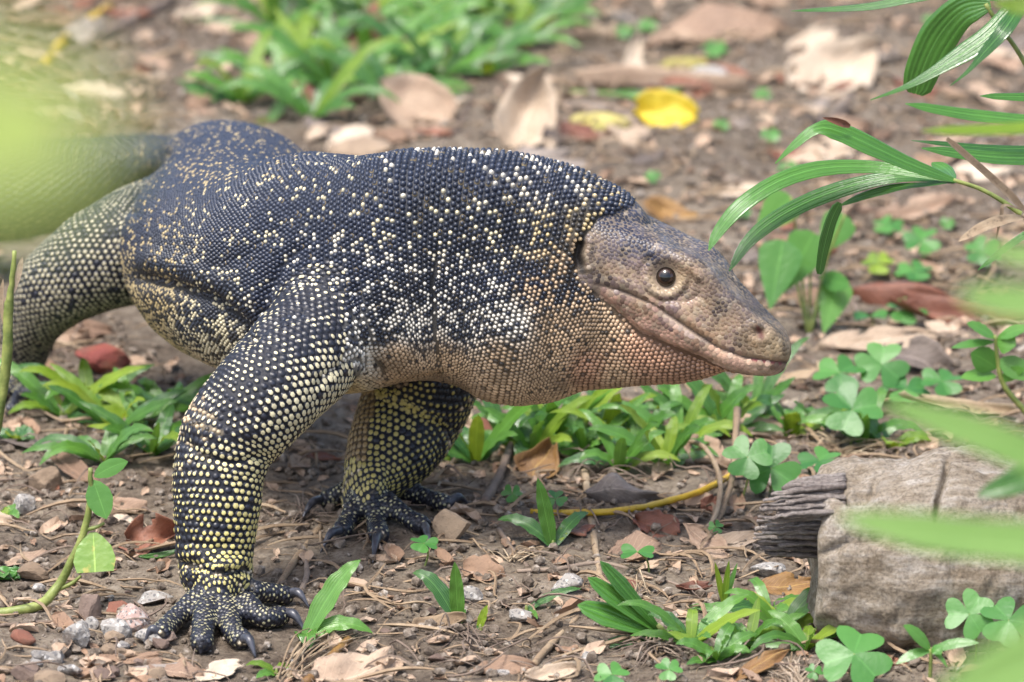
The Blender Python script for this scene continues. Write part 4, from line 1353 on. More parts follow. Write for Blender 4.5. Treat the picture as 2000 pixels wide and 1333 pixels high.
def petiole(root, pts, r, mat=None):
    q = np.array([P(*p) for p in pts]); m = mpp(q[0])
    V, F, uv = tube(q, np.atleast_1d(r) * m, 8, 18)
    return part('stalk', V, F, mat or M_STEM, root, uvs=uv)

Yp = 2.93
foot = G(2480, 1150)
palm = empty('palm_frond', foot, 'green fan palm frond with pleated leaflets arching over soil beside lizard snout', 'palm frond')
Fx = [foot[0], foot[1], foot[2]]
def petiole_to(root, pts, r, foot, mat=None):
    q = [P(*p) for p in pts]; m = mpp(q[0]); q = np.array(q + [0.5 * (q[-1] + foot) + UP * 0.05, foot])
    V, F, uv = tube(q, np.atleast_1d(r) * m, 8, 30)
    return part('stalk', V, F, mat or M_STEM, root, uvs=uv)
petiole_to(palm, [(1862, 352, Yp), (1920, 372, Yp), (1985, 412, Yp), (2100, 500, Yp)], [4, 4.5, 6, 8, 10], foot)
leaflet_strip(palm, [(1868, 354, Yp), (1780, 322, Yp - .005), (1700, 285, Yp - .01), (1640, 258, Yp - .012), (1595, 252, Yp - .015), (1550, 285, Yp - .018), (1514, 320, Yp - .02)], 48, M_PALM, prof=([0, 0.1, 0.35, 0.58, 0.66, 0.8, 1], [0.2, 0.6, 1, 0.95, 0.55, 0.4, 0.05]))
leaflet_strip(palm, [(1866, 356, Yp), (1790, 338, Yp + .01), (1700, 326, Yp + .015), (1600, 330, Yp + .01), (1520, 355, Yp), (1450, 400, Yp - .01), (1405, 450, Yp - .015), (1384, 490, Yp - .02)], 40, M_PALM)
leaflet_strip(palm, [(1864, 358, Yp), (1780, 346, Yp + .02), (1700, 354, Yp + .025), (1600, 385, Yp + .02), (1520, 425, Yp + .01), (1462, 472, Yp), (1424, 530, Yp - .01)], 40, M_PALM)
leaflet_strip(palm, [(1850, 358, Yp), (1760, 365, Yp + .02), (1690, 382, Yp + .025), (1640, 402, Yp + .03)], 22, M_PALM)
leaflet_strip(palm, [(1640, 396, Yp + .03), (1624, 430, Yp + .03), (1610, 480, Yp + .03), (1600, 536, Yp + .03)], 24, M_PALM, up=TOCAM, prof=([0, 0.1, 0.6, 0.95, 1], [0.4, 0.9, 1, 0.7, 0.35]))
leaflet_strip(palm, [(1865, 350, Yp), (1845, 330, Yp + .02), (1820, 318, Yp + .03)], 30, M_PALM)
V, F, uv = blade_mesh(catmull(np.array([P(1660, 247, Yp - .012), P(1635, 238, Yp - .016), P(1606, 230, Yp - .02)]), 8), 15 * 0.00024, TOCAM, 5, 0.5)
part('dry_tip', V, F, M_REDLEAF, palm, uvs=uv)

dry = empty('dry_palm_leaf', G(2500, 1080), 'dry grey tan palm leaf with two narrow folded blades beside green frond', 'palm frond')
Yd = 2.90
petiole_to(dry, [(1998, 416, Yd), (2060, 470, Yd), (2200, 600, Yd)], [6, 6, 8], np.array(dry.location), M_STRAW)
leaflet_strip(dry, [(2000, 412, Yd), (1960, 372, Yd - .004), (1905, 322, Yd - .008), (1848, 272, Yd - .01)], 20, M_STRAW, fold=0.6, pleat=0.3, ncross=5, prof=([0, 0.2, 0.9, 1], [0.6, 1, 0.8, 0.5]))
leaflet_strip(dry, [(2004, 425, Yd), (1965, 430, Yd - .004), (1920, 445, Yd - .008), (1872, 472, Yd - .01)], 26, M_STRAW, fold=0.4, pleat=0.2, ncross=5)
leaflet_strip(dry, [(2000, 412, Yd), (1962, 402, Yd), (1955, 425, Yd), (1945, 470, Yd)], 8, M_STRAW, fold=0.4, ncross=3, pleat=0)

palm2 = empty('palm_frond', G(2600, 1000), 'palm frond with broad notched leaflet and drooping pale narrow ones, stalk leaning over bare soil', 'palm frond')
Yt = 2.86
petiole_to(palm2, [(1925, 8, Yt), (1955, 55, Yt), (2000, 120, Yt), (2120, 330, Yt)], [4.5, 4.5, 5, 8, 10], np.array(palm2.location))
leaflet_strip(palm2, [(1935, 8, Yt), (1880, 22, Yt + .004), (1835, 70, Yt + .008), (1805, 130, Yt + .01), (1788, 184, Yt + .012)], 78, M_PALM, up=TOCAM, ncross=9, prof=([0, 0.15, 0.5, 0.85, 0.97, 1], [0.3, 0.75, 1, 0.85, 0.7, 0.4]))
leaflet_strip(palm2, [(1990, 5, Yt), (1930, 70, Yt - .01), (1860, 118, Yt - .014), (1780, 165, Yt - .018), (1700, 196, Yt - .02)], 46, M_PALM, prof=([0, 0.1, 0.4, 0.6, 0.75, 1], [0.5, 0.9, 1, 0.55, 0.32, 0.05]))
leaflet_strip(palm2, [(1995, 10, Yt - .006), (1960, 60, Yt - .02), (1925, 100, Yt - .022), (1890, 140, Yt - .024), (1856, 168, Yt - .026)], 34, M_PALM, prof=([0, 0.2, 0.5, 0.65, 1], [0.8, 1, 0.7, 0.35, 0.05]))
leaflet_strip(palm2, [(1950, 2, Yt + .02), (1860, -12, Yt + .03), (1780, -2, Yt + .03), (1690, 14, Yt + .03), (1545, 22, Yt + .03)], 22, M_PALM)
for q_, (a_, b_, c_, w_, Y_, mt_, lab_) in enumerate([((2100, 245), (1900, 225), (1768, 203), 30, 3.06, M_PALM, 'bluish green strap leaf reaching in level over bare soil'),
        ((2100, 190), (2000, 190), (1914, 188), 22, 3.0, M_PALM, 'short blunt green leaf tip hanging above pale dead leaf'),
        ((2120, 240), (1960, 252), (1800, 256), 30, 2.45, M_GRASSY, 'soft yellow green leaf blade above folded palm leaf'),
        ((2100, 290), (1950, 290), (1780, 275), 16, 2.98, M_PALM, 'thin yellowish upper blade of folded palm leaf'),
        ((2100, 308), (1950, 308), (1800, 290), 34, 3.0, M_PALM, 'dark green folded palm leaf crossed by dry grey blade'),
        ((2100, 400), (1985, 470), (1910, 528), 16, 2.95, M_PALM, 'thin dark green leaflet hanging under dry palm leaf')]):
    f_ = G(2500 + 25 * q_, 1020 + 20 * q_)
    r_ = empty('strap_leaf', f_, lab_, 'leaf')
    leaflet_strip(r_, [(a_[0], a_[1], Y_), (b_[0], b_[1], Y_ - .01), (c_[0], c_[1], Y_ - .02)], w_, mt_, prof=([0, 0.5, 0.85, 1], [1, 1, 0.7, 0.1]), name='blade')
    petiole_to(r_, [(a_[0] - 10, a_[1], Y_), (a_[0] + 150, a_[1] + 60, Y_)], [3, 4, 6], f_)

# blades close to the lens, far out of focus
NEARL = [([(2300, 1120), (2050, 1066), (1850, 1045), (1640, 1010)], 86, 1.75, M_NEAR, 'broad blurred green blade crossing in front of log'),
         ([(2300, 1010), (2100, 925), (1920, 850), (1725, 785)], 78, 1.78, M_NEAR, 'blurred green blade with yellow tip slanting over clovers'),
         ([(2300, 1180), (2120, 1260), (1990, 1320), (1800, 1420)], 190, 1.5, M_NEAR, 'very wide pale blurred green leaf beneath log'),
         ([(2200, 620), (2080, 600), (1980, 590), (1872, 575)], 80, 1.6, M_NEAR, 'blurred pale green leaf tip beside glossy seedling'),
         ([(2200, 480), (2100, 495), (2000, 500), (1915, 480)], 44, 1.75, M_NEAR, 'small blurred leaf with yellowed tip under dry palm blade'),
         ([(2200, 860), (2080, 900), (2000, 935), (1910, 968)], 60, 2.35, M_PALM, 'dark green blurred leaf tip resting above log top'),
         ([(2160, -30), (2080, 0), (2000, 12), (1940, 5)], 40, 2.3, M_GRASSY, 'yellow green blurred leaf in front of drooping palm leaflets')]
for q_, (pts_, w_, Y_, mt_, lab_) in enumerate(NEARL):
    f_ = G(3000 + 60 * q_, 1500 + 40 * q_)
    r_ = empty('overhanging_leaf', f_, lab_, 'leaf')
    leaflet_strip(r_, [(x, y, Y_) for x, y in pts_], w_ * 1.0, mt_, prof=([0, 0.3, 0.75, 0.92, 1], [0.9, 1, 0.85, 0.5, 0.1]), up=TOCAM, pleat=0.08, name='blade')
    petiole_to(r_, [(pts_[0][0] - 15, pts_[0][1], Y_), (pts_[0][0] + 250, pts_[0][1] + 60, Y_)], [3, 4, 6], f_)
f_ = np.array([-0.30, 0.62, 0.0])
r_ = empty('overhanging_leaf', f_, 'bright green out of focus leaf hanging over lizard tail', 'leaf')
leaflet_strip(r_, [(-620, 330, .56), (-300, 230, .56), (-60, 250, .56), (90, 262, .56), (210, 275, .56)], 340, M_GLOW, prof=([0, 0.45, 0.75, 0.9, 1], [0.8, 1, 0.9, 0.5, 0.15]), up=TOCAM, pleat=0.05, name='blade')
petiole_to(r_, [(-600, 330, .56), (-1500, 900, .56)], [9, 12, 18, 20], f_)

# ================================================================== stones
stone('stone', 'pink granite chunk touching the outer claw of near forefoot', (262, 1203), 78, 64, M_PINKGR, 11)
stone('stone', 'rounded grey white granite lump beside green leaning stem', (152, 1237), 60, 64, M_GRANITE, 12)
stone('stone', 'long low grey stone behind pink granite chunk', (300, 1165), 78, 34, M_GRANITE, 13)
stone('stone', 'smooth red brown pebble in grey gravel', (46, 1245), 52, 36, M_REDST, 14, sub=3, smooth=True)
stone('stone', 'flat red brown wedge stone leaning on pink granite', (232, 1186), 56, 30, M_REDST, 15)
stone('stone', 'brown stone standing between green stem and pink granite', (176, 1186), 46, 60, M_BRST, 16)
stone('stone', 'pale blocky stone under green leaning stem', (66, 1117), 64, 44, M_TANST, 17)
stone('stone', 'pinkish tan slab stone in front of weathered plank', (82, 935), 78, 60, M_TANST, 18)
stone('stone', 'grey lump beside pinkish tan slab', (42, 982), 56, 40, M_GRANITE, 19)
stone('stone', 'tan angular flat rock beside far forefoot', (886, 1024), 84, 86, M_TANST, 203, depth=0.6)
stone('stone', 'oval speckled grey stone beside crossing dry stalk', (1105, 1139), 70, 46, M_GRANITE, 21, smooth=True)
stone('stone', 'small pale grey cube stone under brown leaf scrap', (921, 1160), 46, 40, M_GRANITE, 22)
stone('stone', 'flat grey stone bedded in crumbly soil', (1012, 1202), 58, 30, M_GRANITE, 23)
stone('stone', 'beige rock behind lizard shoulder', (712, 290), 140, 86, M_TANST, 24)
stone('brick_fragment', 'weathered red brick fragment behind near foreleg', (200, 694), 112, 70, M_BRICK, 207, cat='brick')
stone('stone', 'brown grey slab stone in front of hind foot', (112, 742), 90, 46, M_BRST, 26)
stone('stone', 'dull red stone half hidden behind grass by far foreleg', (958, 832), 80, 44, M_REDST, 27)
stone('stone', 'bluish grey chip near lower soil edge', (975, 1312), 46, 16, M_GRANITE, 28)
stone('stone', 'reddish stone beside pleated seedling', (1215, 1146), 60, 34, M_REDST, 29)
stone('stone', 'grey stone under yellow stained leaf at log end', (1500, 1112), 70, 34, M_GRANITE, 30)
stone('stone', 'brown lump under dry straw clump', (855, 1284), 40, 26, M_BRST, 31)
stone('stone', 'grey white stone in the leaf litter under yellow leaf', (1390, 148), 96, 40, M_GRANITE, 32)
rs = random.Random(3)
for q_ in range(46):
    if q_ < 26: x, y = rs.uniform(0, 330), 1333 - abs(rs.gauss(0, 60))
    elif q_ < 34: x, y = rs.uniform(0, 330), rs.uniform(920, 1200)
    else: x, y = rs.uniform(540, 1250), rs.uniform(1060, 1320)
    w = rs.uniform(16, 66) * (1 if q_ < 26 else 0.5)
    mt_, cn_ = rs.choice([(M_GRANITE, 'grey'), (M_GRANITE, 'grey'), (M_TANST, 'tan'), (M_BRST, 'brown')])
    stone('stone', '%s %s stone %s' % ('tiny' if w < 24 else 'small', cn_, 'in gravel beside near forefoot' if q_ < 34 else 'bedded in open soil between seedlings'), (x, y), w, w * rs.uniform(0.5, 0.8), mt_, 100 + q_,
          group='%s %s %s' % ('tiny' if w < 24 else 'small', cn_, 'gravel stones' if q_ < 34 else 'pebbles in the open soil'), sub=2)

# ================================================================== dead leaves with a look of their own
DL = dead_leaf
DL('dead_leaf', 'glossy red brown curled leaf beside near foreleg', (292, 1048), 125, 78, 15, M_REDLEAF, tilt=52, curl=0.75, seed=3)
DL('dead_leaf', 'torn brown leaf scrap under toes of near forefoot', (340, 1308), 120, 56, -20, M_TANLEAF, tilt=18, torn=0.5, seed=4)
DL('dead_leaf', 'pale tan crinkled leaf in front of near forefoot claw', (428, 1312), 96, 50, 25, M_PALELEAF, tilt=22, torn=0.3, seed=5)
DL('dead_leaf', 'long flat brown leaf strip among gravel', (255, 1285), 110, 40, 5, M_BROWNLEAF, tilt=12, seed=6)
DL('dead_leaf', 'large pale tan flat leaf under three leaved seedling', (690, 1308), 170, 130, 30, M_TANLEAF, tilt=16, curl=0.12, torn=0.2, seed=7)
DL('dead_leaf', 'brown leaf scrap leaning over pale grey cube stone', (942, 1118), 92, 70, -15, M_BROWNLEAF, tilt=28, torn=0.35, seed=8)
DL('dead_leaf', 'reddish brown leaf beneath yellow stalk', (1282, 1030), 96, 74, -35, M_REDLEAF, tilt=38, curl=0.15, torn=0.3, seed=9)
DL('dead_leaf', 'tan brown torn leaf lapped by reddish one', (1240, 1072), 100, 74, 10, M_TANLEAF, tilt=30, torn=0.4, seed=10)
DL('dead_leaf', 'dark brown cupped leaf under grass beneath throat', (1215, 962), 130, 74, 0, M_GREYLEAF, tilt=55, curl=-0.6, torn=0.3, seed=11)
DL('dead_leaf', 'yellow brown curled leaf behind wilted grass under throat', (1055, 905), 90, 80, 60, M_ORLEAF, tilt=50, curl=0.5, seed=12)
DL('dead_leaf', 'beige smooth leaf against splintered log end', (1432, 1060), 105, 48, 12, M_PALELEAF, tilt=26, curl=0.1, seed=13)
DL('dead_leaf', 'small red brown leaf chip near clover stem', (1388, 985), 34, 40, 70, M_REDLEAF, tilt=55, curl=0.1, seed=14)
DL('dead_leaf', 'yellow orange stained leaf behind grass at log end', (1540, 1140), 110, 60, 10, M_ORLEAF, tilt=40, seed=15)
DL('dead_leaf', 'yellow brown pointed leaf under bottom grass tuft', (1490, 1292), 125, 44, 38, M_ORLEAF, tilt=30, seed=16)
DL('dead_leaf', 'large crumpled grey white leaf near snout', (1715, 668), 230, 90, 8, M_PALELEAF, tilt=24, curl=0.25, torn=0.35, seed=17)
DL('dead_leaf', 'pink brown rolled bark leaf behind glossy seedling', (1880, 625), 260, 70, -10, M_REDLEAF, tilt=25, curl=0.7, seed=18)
DL('dead_leaf', 'arched reddish brown leaf behind small seedlings', (1770, 565), 190, 74, -5, M_REDLEAF, tilt=40, curl=-0.8, seed=19)
DL('dead_leaf', 'brown leaf in shade behind drooping heart leaf', (1590, 585), 120, 50, 10, M_BROWNLEAF, tilt=35, curl=0.6, seed=20)
DL('dead_leaf', 'long dry straw coloured leaf under jaw tip', (1560, 735), 190, 34, 12, M_STRAW, tilt=20, curl=0.5, seed=21)
DL('dead_leaf', 'broad tan leaf with notched side lying among litter', (1415, 62), 230, 150, 6, M_TANLEAF, tilt=22, curl=0.15, torn=0.2, seed=22)
DL('dead_leaf', 'largest pale pinkish leaf tilted up on litter', (1640, 150), 200, 165, 35, M_PALELEAF, tilt=42, curl=0.18, torn=0.2, seed=23)
DL('dead_leaf', 'upright folded cream tan leaf behind neck', (1040, 225), 160, 120, 70, M_PALELEAF, tilt=62, curl=0.7, seed=24, sink=0.0)
DL('dead_leaf', 'small tan leaf at foot of folded cream leaf', (1085, 262), 90, 50, -15, M_TANLEAF, tilt=30, curl=0.5, seed=25)
DL('dead_leaf', 'curved brown tan leaf behind shoulder hump', (812, 205), 150, 110, -20, M_TANLEAF, tilt=50, curl=0.4, seed=26)
DL('yellow_leaf', 'bright yellow cupped leaf on litter', (1300, 222), 118, 80, -8, M_YELLEAF, tilt=48, curl=0.45, torn=0.03, seed=27, cat='leaf')
DL('yellow_leaf', 'pale yellow green leaf beside rolled bark strip', (1172, 242), 115, 55, -4, M_PALEYEL, tilt=28, curl=0.3, torn=0.05, seed=28, cat='leaf')
DL('yellow_leaf', 'dull yellow leaf under grey white stone', (1330, 128), 120, 44, 12, M_PALEYEL, tilt=20, torn=0.1, seed=29, cat='leaf')
DL('dead_leaf', 'red brown upright leaf standing in background grass', (708, 70), 130, 74, 82, M_REDLEAF, tilt=65, curl=0.3, seed=30)
DL('dead_leaf', 'orange brown leaf just behind neck fold', (1310, 415), 110, 60, -28, M_ORLEAF, tilt=28, curl=0.4, seed=31)
DL('dead_leaf', 'pointed white cream leaf tip behind rolled bark strip', (1238, 118), 90, 44, 75, M_PALELEAF, tilt=58, curl=0.3, seed=32)
DL('dead_leaf', 'rolled brown tan bark strip lying across litter', (1270, 168), 330, 54, -3, M_TANLEAF, tilt=25, curl=1.1, torn=0.1, seed=33, cat='bark')
DL('dead_leaf', 'pale tan leaf in front of curved twig', (1100, 322), 200, 36, 4, M_GREYLEAF, tilt=14, curl=0.2, seed=34)
DL('dead_leaf', 'pale leaf under palm leaflets', (1600, 300), 150, 70, 10, M_PALELEAF, tilt=18, torn=0.3, seed=35)
DL('dead_leaf', 'pale grey leaf beside drooping palm leaflet', (1445, 375), 100, 46, 25, M_PALELEAF, tilt=20, torn=0.3, seed=36)
DL('dead_leaf', 'tan leaf between small clovers and dry palm blade', (1790, 415), 150, 66, 20, M_TANLEAF, tilt=22, torn=0.3, seed=37)
DL('green_leaf', 'fallen green strap leaf beside bright yellow leaf', (1215, 190), 210, 34, 2, M_GRASS, tilt=20, curl=0.3, torn=0.0, seed=38, cat='leaf')
DL('weathered_plank', 'weathered grey wood strip behind gravel', (160, 872), 330, 62, -5, M_GREYLEAF, tilt=12, curl=0.15, torn=0.15, seed=39, cat='wood')
DL('dead_leaf', 'brown leaf in shade of hind leg', (150, 650), 150, 60, 10, M_BROWNLEAF, tilt=25, curl=0.5, seed=40)
DL('dead_leaf', 'dark dry leaf curled at rim of log top', (1660, 905), 110, 34, 12, M_BROWNLEAF, tilt=20, curl=0.8, seed=41)
DL('dead_leaf', 'grey brown leaf behind clovers near log', (1800, 700), 140, 80, -20, M_GREYLEAF, tilt=38, curl=0.4, seed=42)
DL('dead_leaf', 'long dried strip arching behind log', (1880, 800), 210, 36, -14, M_STRAW, tilt=28, curl=0.6, seed=43)
DL('dead_leaf', 'dry yellowed sheath under upright two leaved seedling', (855, 1222), 110, 42, 6, M_STRAW, tilt=20, curl=0.6, seed=44)
DL('dead_leaf', 'twisted pale leaf at bottom soil edge', (1075, 1318), 110, 36, 14, M_PALELEAF, tilt=30, curl=0.8, seed=45)

# ================================================================== twigs and stalks
twig('yellow_stalk', 'yellow leaf stalk curving over soil to big clover', [(1036, 1000), (1120, 1002), (1220, 997), (1310, 978), (1380, 955), (1450, 915)], [6.5, 7, 7, 7, 6.5, 6], M_YSTEM, lifts=[0, 4, 10, 14, 18, 22], cat='stalk')
twig('dry_stalk', 'upright looking dry tan stalk passing under yellow stalk', [(1140, 900), (1150, 980), (1162, 1060), (1172, 1130), (1190, 1230)], [8, 8, 7, 6, 4], M_STRAW, cat='stalk')
twig('twig', 'pale grey twig with knotted end beside far forefoot claw', [(945, 985), (975, 930), (1000, 860), (1020, 780)], [11, 9, 8, 8], M_TWIG, lifts=[0, 10, 24, 40])
twig('twig', 'thin brown twig lying across open soil', [(1010, 1115), (1090, 1112), (1170, 1100), (1260, 1120), (1330, 1145)], [4, 5, 4, 3, 2])
twig('twig', 'grey twig slanting down left of dry stalk', [(975, 1035), (1000, 1075), (1030, 1108)], [5, 6, 4])
twig('twig', 'thick brown twig with yellow patches at bottom edge', [(596, 1335), (640, 1290), (682, 1248)], [9, 10, 8], M_ORLEAF)
twig('twig', 'thin straight straw crossing large tan leaf', [(665, 1333), (720, 1260), (765, 1200)], [3, 3, 2], M_STRAW)
twig('twig', 'tan twig between the two forefeet', [(540, 1150), (580, 1090), (625, 1030)], [6, 8, 7], M_STRAW)
twig('twig', 'short curved pale root between the forefeet', [(585, 1165), (600, 1120), (592, 1080)], [7, 6, 5], M_TWIG)
twig('twig', 'cut flat straw stick pointing at pleated seedling', [(1042, 1298), (1080, 1255), (1130, 1205)], [8, 7, 5], M_STRAW)
twig('twig', 'grey bent twig beside yellow leaves', [(1100, 205), (1190, 212), (1230, 230), (1262, 275)], [7, 7, 7, 8], M_TWIG)
twig('twig', 'thin dark twig rising behind shoulder hump', [(850, 290), (890, 255), (915, 205)], [7, 6, 5], M_TWIG)
twig('twig', 'long blurred grey twig in upper corner soil', [(130, 115), (230, 55), (340, -5)], [11, 12, 12], M_TWIG)
twig('yellow_stalk', 'blurred yellow stalk on upper soil', [(85, 130), (130, 75), (215, 12)], [9, 11, 9], M_YSTEM, cat='stalk')
twig('twig', 'brown twig behind drooping palm leaflets', [(1290, 300), (1400, 345), (1520, 370)], [6, 6, 5], M_TWIG)
twig('twig', 'thin fallen twig under drooping heart leaves', [(1560, 640), (1640, 560), (1690, 640)], [4, 5, 4], M_TWIG)
twig('twig', 'thin dark twig against gravel stones', [(0, 1222), (80, 1216), (160, 1212)], [4, 4, 3], M_TWIG)
twig('twig', 'black split wood sliver at bottom gravel', [(255, 1312), (310, 1308), (370, 1300)], [9, 11, 8], M_GREYLEAF)
twig('twig', 'dry stalk leaning from grass to soil near log', [(1385, 1055), (1415, 985), (1432, 920), (1440, 800)], [5, 6, 6, 8], M_STRAW, lifts=[0, 20, 40, 70])
twig('twig', 'bent dry grass blade arching over yellow stalk', [(1310, 862), (1370, 870), (1405, 930), (1400, 1000), (1370, 1045)], [4, 5, 5, 5, 4], M_STRAW, lifts=[10, 55, 50, 20, 0])
twig('twig', 'thin reddish twig running to log end', [(1310, 1075), (1390, 1060), (1480, 1045)], [3, 3, 2], M_TWIG)
twig('twig', 'pale branched root in grass below chest', [(915, 800), (930, 840), (985, 880)], [6, 6, 5], M_STRAW, lifts=[40, 20, 5])

# ================================================================== clovers
C_ = clover
C_('clover', 'large flat green clover at tip of yellow stalk', (1506, 915), 100, (1500, 965), tilt=58, turn=-35)
C_('clover', 'paler clover leaf tucked behind large one at yellow stalk', (1460, 893), 84, (1448, 975), tilt=50, turn=20)
C_('clover', 'wide clover standing above log behind blurred blade', (1665, 800), 104, (1660, 870), tilt=40, turn=10)
C_('clover', 'clover on tall stem in front of grey white leaf', (1722, 712), 92, (1720, 790), tilt=45, turn=80)
C_('clover', 'dull clover beside tall stemmed clover', (1640, 728), 90, (1650, 790), tilt=28, turn=40)
C_('clover', 'light green clover against lower log bark', (1893, 1200), 88, (1905, 1290), tilt=55, turn=60)
C_('clover', 'large dark clover in front of log foot', (1668, 1278), 130, (1680, 1345), tilt=38, turn=75)
C_('clover', 'wet bluish clover beside pale clover at log bark', (1970, 1212), 100, (1985, 1300), tilt=42, turn=0)
C_('clover', 'tiny clover sprout beside far forefoot claws', (828, 1062), 50, (828, 1105), tilt=25, turn=0)
C_('clover', 'two leaved sprout over torn tan leaf', (1245, 1078), 60, (1268, 1120), tilt=18, turn=180, n=2)
C_('clover', 'clover below pleated seedling', (1195, 1318), 60, (1196, 1345), tilt=35, turn=40)
C_('clover', 'small clover in front of bottom grass tuft', (1306, 1308), 46, (1306, 1335), tilt=40, turn=20)
C_('clover', 'tiny bright clover on bare soil beside dry stalk', (1398, 1030), 26, (1398, 1050), tilt=45, turn=50)
C_('clover', 'tiny clover under wilted grass below throat', (1000, 965), 36, (1000, 985), tilt=45, turn=30)
C_('clover', 'small clover behind upright seedling leaf', (1085, 975), 40, (1085, 1000), tilt=30, turn=90)
C_('clover', 'tiny clover at log foot corner', (1590, 1312), 30, (1590, 1332), tilt=40, turn=15)
C_('clover', 'low clover under log top rim', (1600, 900), 76, (1600, 925), tilt=20, turn=60)
C_('clover', 'pale clover in line behind log', (1770, 760), 80, (1775, 800), tilt=25, turn=20)
C_('clover', 'clover in shade beneath blurred blade behind log', (1840, 745), 76, (1845, 790), tilt=22, turn=50)
C_('clover', 'small clover in front of arched reddish leaf', (1772, 606), 70, (1765, 640), tilt=24, turn=15)
C_('clover', 'blurred clover beside small tan leaf under dry palm blade', (1800, 470), 66, (1805, 510), tilt=35, turn=70)
C_('clover', 'blurred clover pair leaf near palm leaflets', (1735, 440), 54, (1738, 462), tilt=20, turn=0)
C_('clover', 'yellowish blurred sprout above arched leaf', (1715, 515), 54, (1716, 540), tilt=25, turn=30, mat=M_GRASSY)
C_('clover', 'blurred sprout at right of yellowish sprout', (1785, 530), 64, (1790, 552), tilt=20, turn=50)
C_('clover', 'low leaf pair beside triangular leaf', (1700, 618), 62, (1700, 640), tilt=12, turn=0, n=2)
C_('clover', 'clover under dry palm leaf', (1920, 490), 64, (1930, 540), tilt=35, turn=10)
rs = random.Random(8)
for x, y in ((1490, 185), (1410, 248), (1275, 345), (1395, 95), (1540, 330), (1505, 265), (1820, 40), (1900, 320), (1850, 440), (1265, 50), (1220, 60), (1450, 415)):
    C_('sprout', 'tiny bright green sprout blurred on background soil', (x, y), rs.uniform(26, 44), (x, y + 14), tilt=30, turn=rs.uniform(0, 90), group='tiny sprouts on the background soil')

# ================================================================== grass
GP = grass_plant
GP('grass_seedling', 'three leaved grass seedling in front of near forefoot claws', (592, 1250), [(704, 1094, 0.01, 46, 30), (728, 1254, 0.0, 40, 42), (604, 1322, -0.02, 44, 40)], cat='seedling')
GP('grass_seedling', 'upright two leaved grass seedling on open soil', (897, 1224), [(806, 1120, 0.01, 36, 46), (888, 1098, 0.0, 30, 10), (910, 1190, 0.0, 14, 4)], cat='seedling')
GP('grass_seedling', 'seedling with tall leaf in front of yellow stalk end', (1080, 1068), [(1050, 934, 0.0, 32, 8), (972, 1016, 0.01, 32, 34), (1150, 1002, 0.02, 28, 26), (1115, 1030, 0.01, 20, 12, M_GRASSY)], cat='seedling')
GP('grass_seedling', 'small curled seedling beside flat grey stone', (1028, 1195), [(1135, 1150, 0.0, 22, 16), (1050, 1210, -0.02, 14, 14), (1000, 1196, 0, 8, 2, M_STRAW)], cat='seedling')
GP('grass_stub', 'cut stub of pale green grass stems on soil', (1415, 1185), [(1396, 1098, 0.0, 13, 2, M_GRASSY), (1424, 1095, 0.0, 13, 2, M_GRASSY), (1440, 1100, 0.005, 12, 2)], cat='grass', wave=0)
GP('grass_seedling', 'tiny leaf shoot beside upright seedling', (938, 1232), [(952, 1182, 0, 18, 4, M_GRASSY), (930, 1240, 0, 8, 2)], cat='seedling')
GP('grass_seedling', 'low seedling at bottom edge below near forefoot', (540, 1318), [(480, 1300, 0, 16, 20, M_GRASSY), (565, 1300, .01, 24, 10, M_GRASSY), (500, 1330, -.01, 22, 12)], cat='seedling')
# pleated palm seedling
b_ = G(1300, 1252)
r_ = empty('palm_seedling', b_, 'fan of four stiff pleated green leaves from one base', 'seedling')
for tx, ty, w_, ar in ((1172, 1096, 34, 0), (1148, 1128, 40, 0), (1128, 1182, 52, 0), (1168, 1262, 26, 6)):
    tip = P(tx, ty, b_[1] - 0.004); m_ = mpp(b_)
    c_ = bez(b_ + UP * 0.002, 0.5 * (b_ + tip) + UP * (4 + ar) * m_, tip, 14)
    V, F, uv = blade_mesh(c_, w_ * m_, leaf_up(b_, tip, 0.6), 7, 0.25, 0, 0, ([0, 0.15, 0.4, 0.7, 0.92, 1], [0.2, 0.35, 0.75, 1, 0.6, 0.05]), 0.30)
    part('leaf', V, F, M_PALM, r_, uvs=uv)
V, F, uv = tube([b_ - UP * .002, b_ + UP * .003, b_ + UP * .008 + np.array([-.004, 0, 0])], [.0022, .002, .0012], 7, 5); part('stem', V, F, M_STEM, r_, uvs=uv)

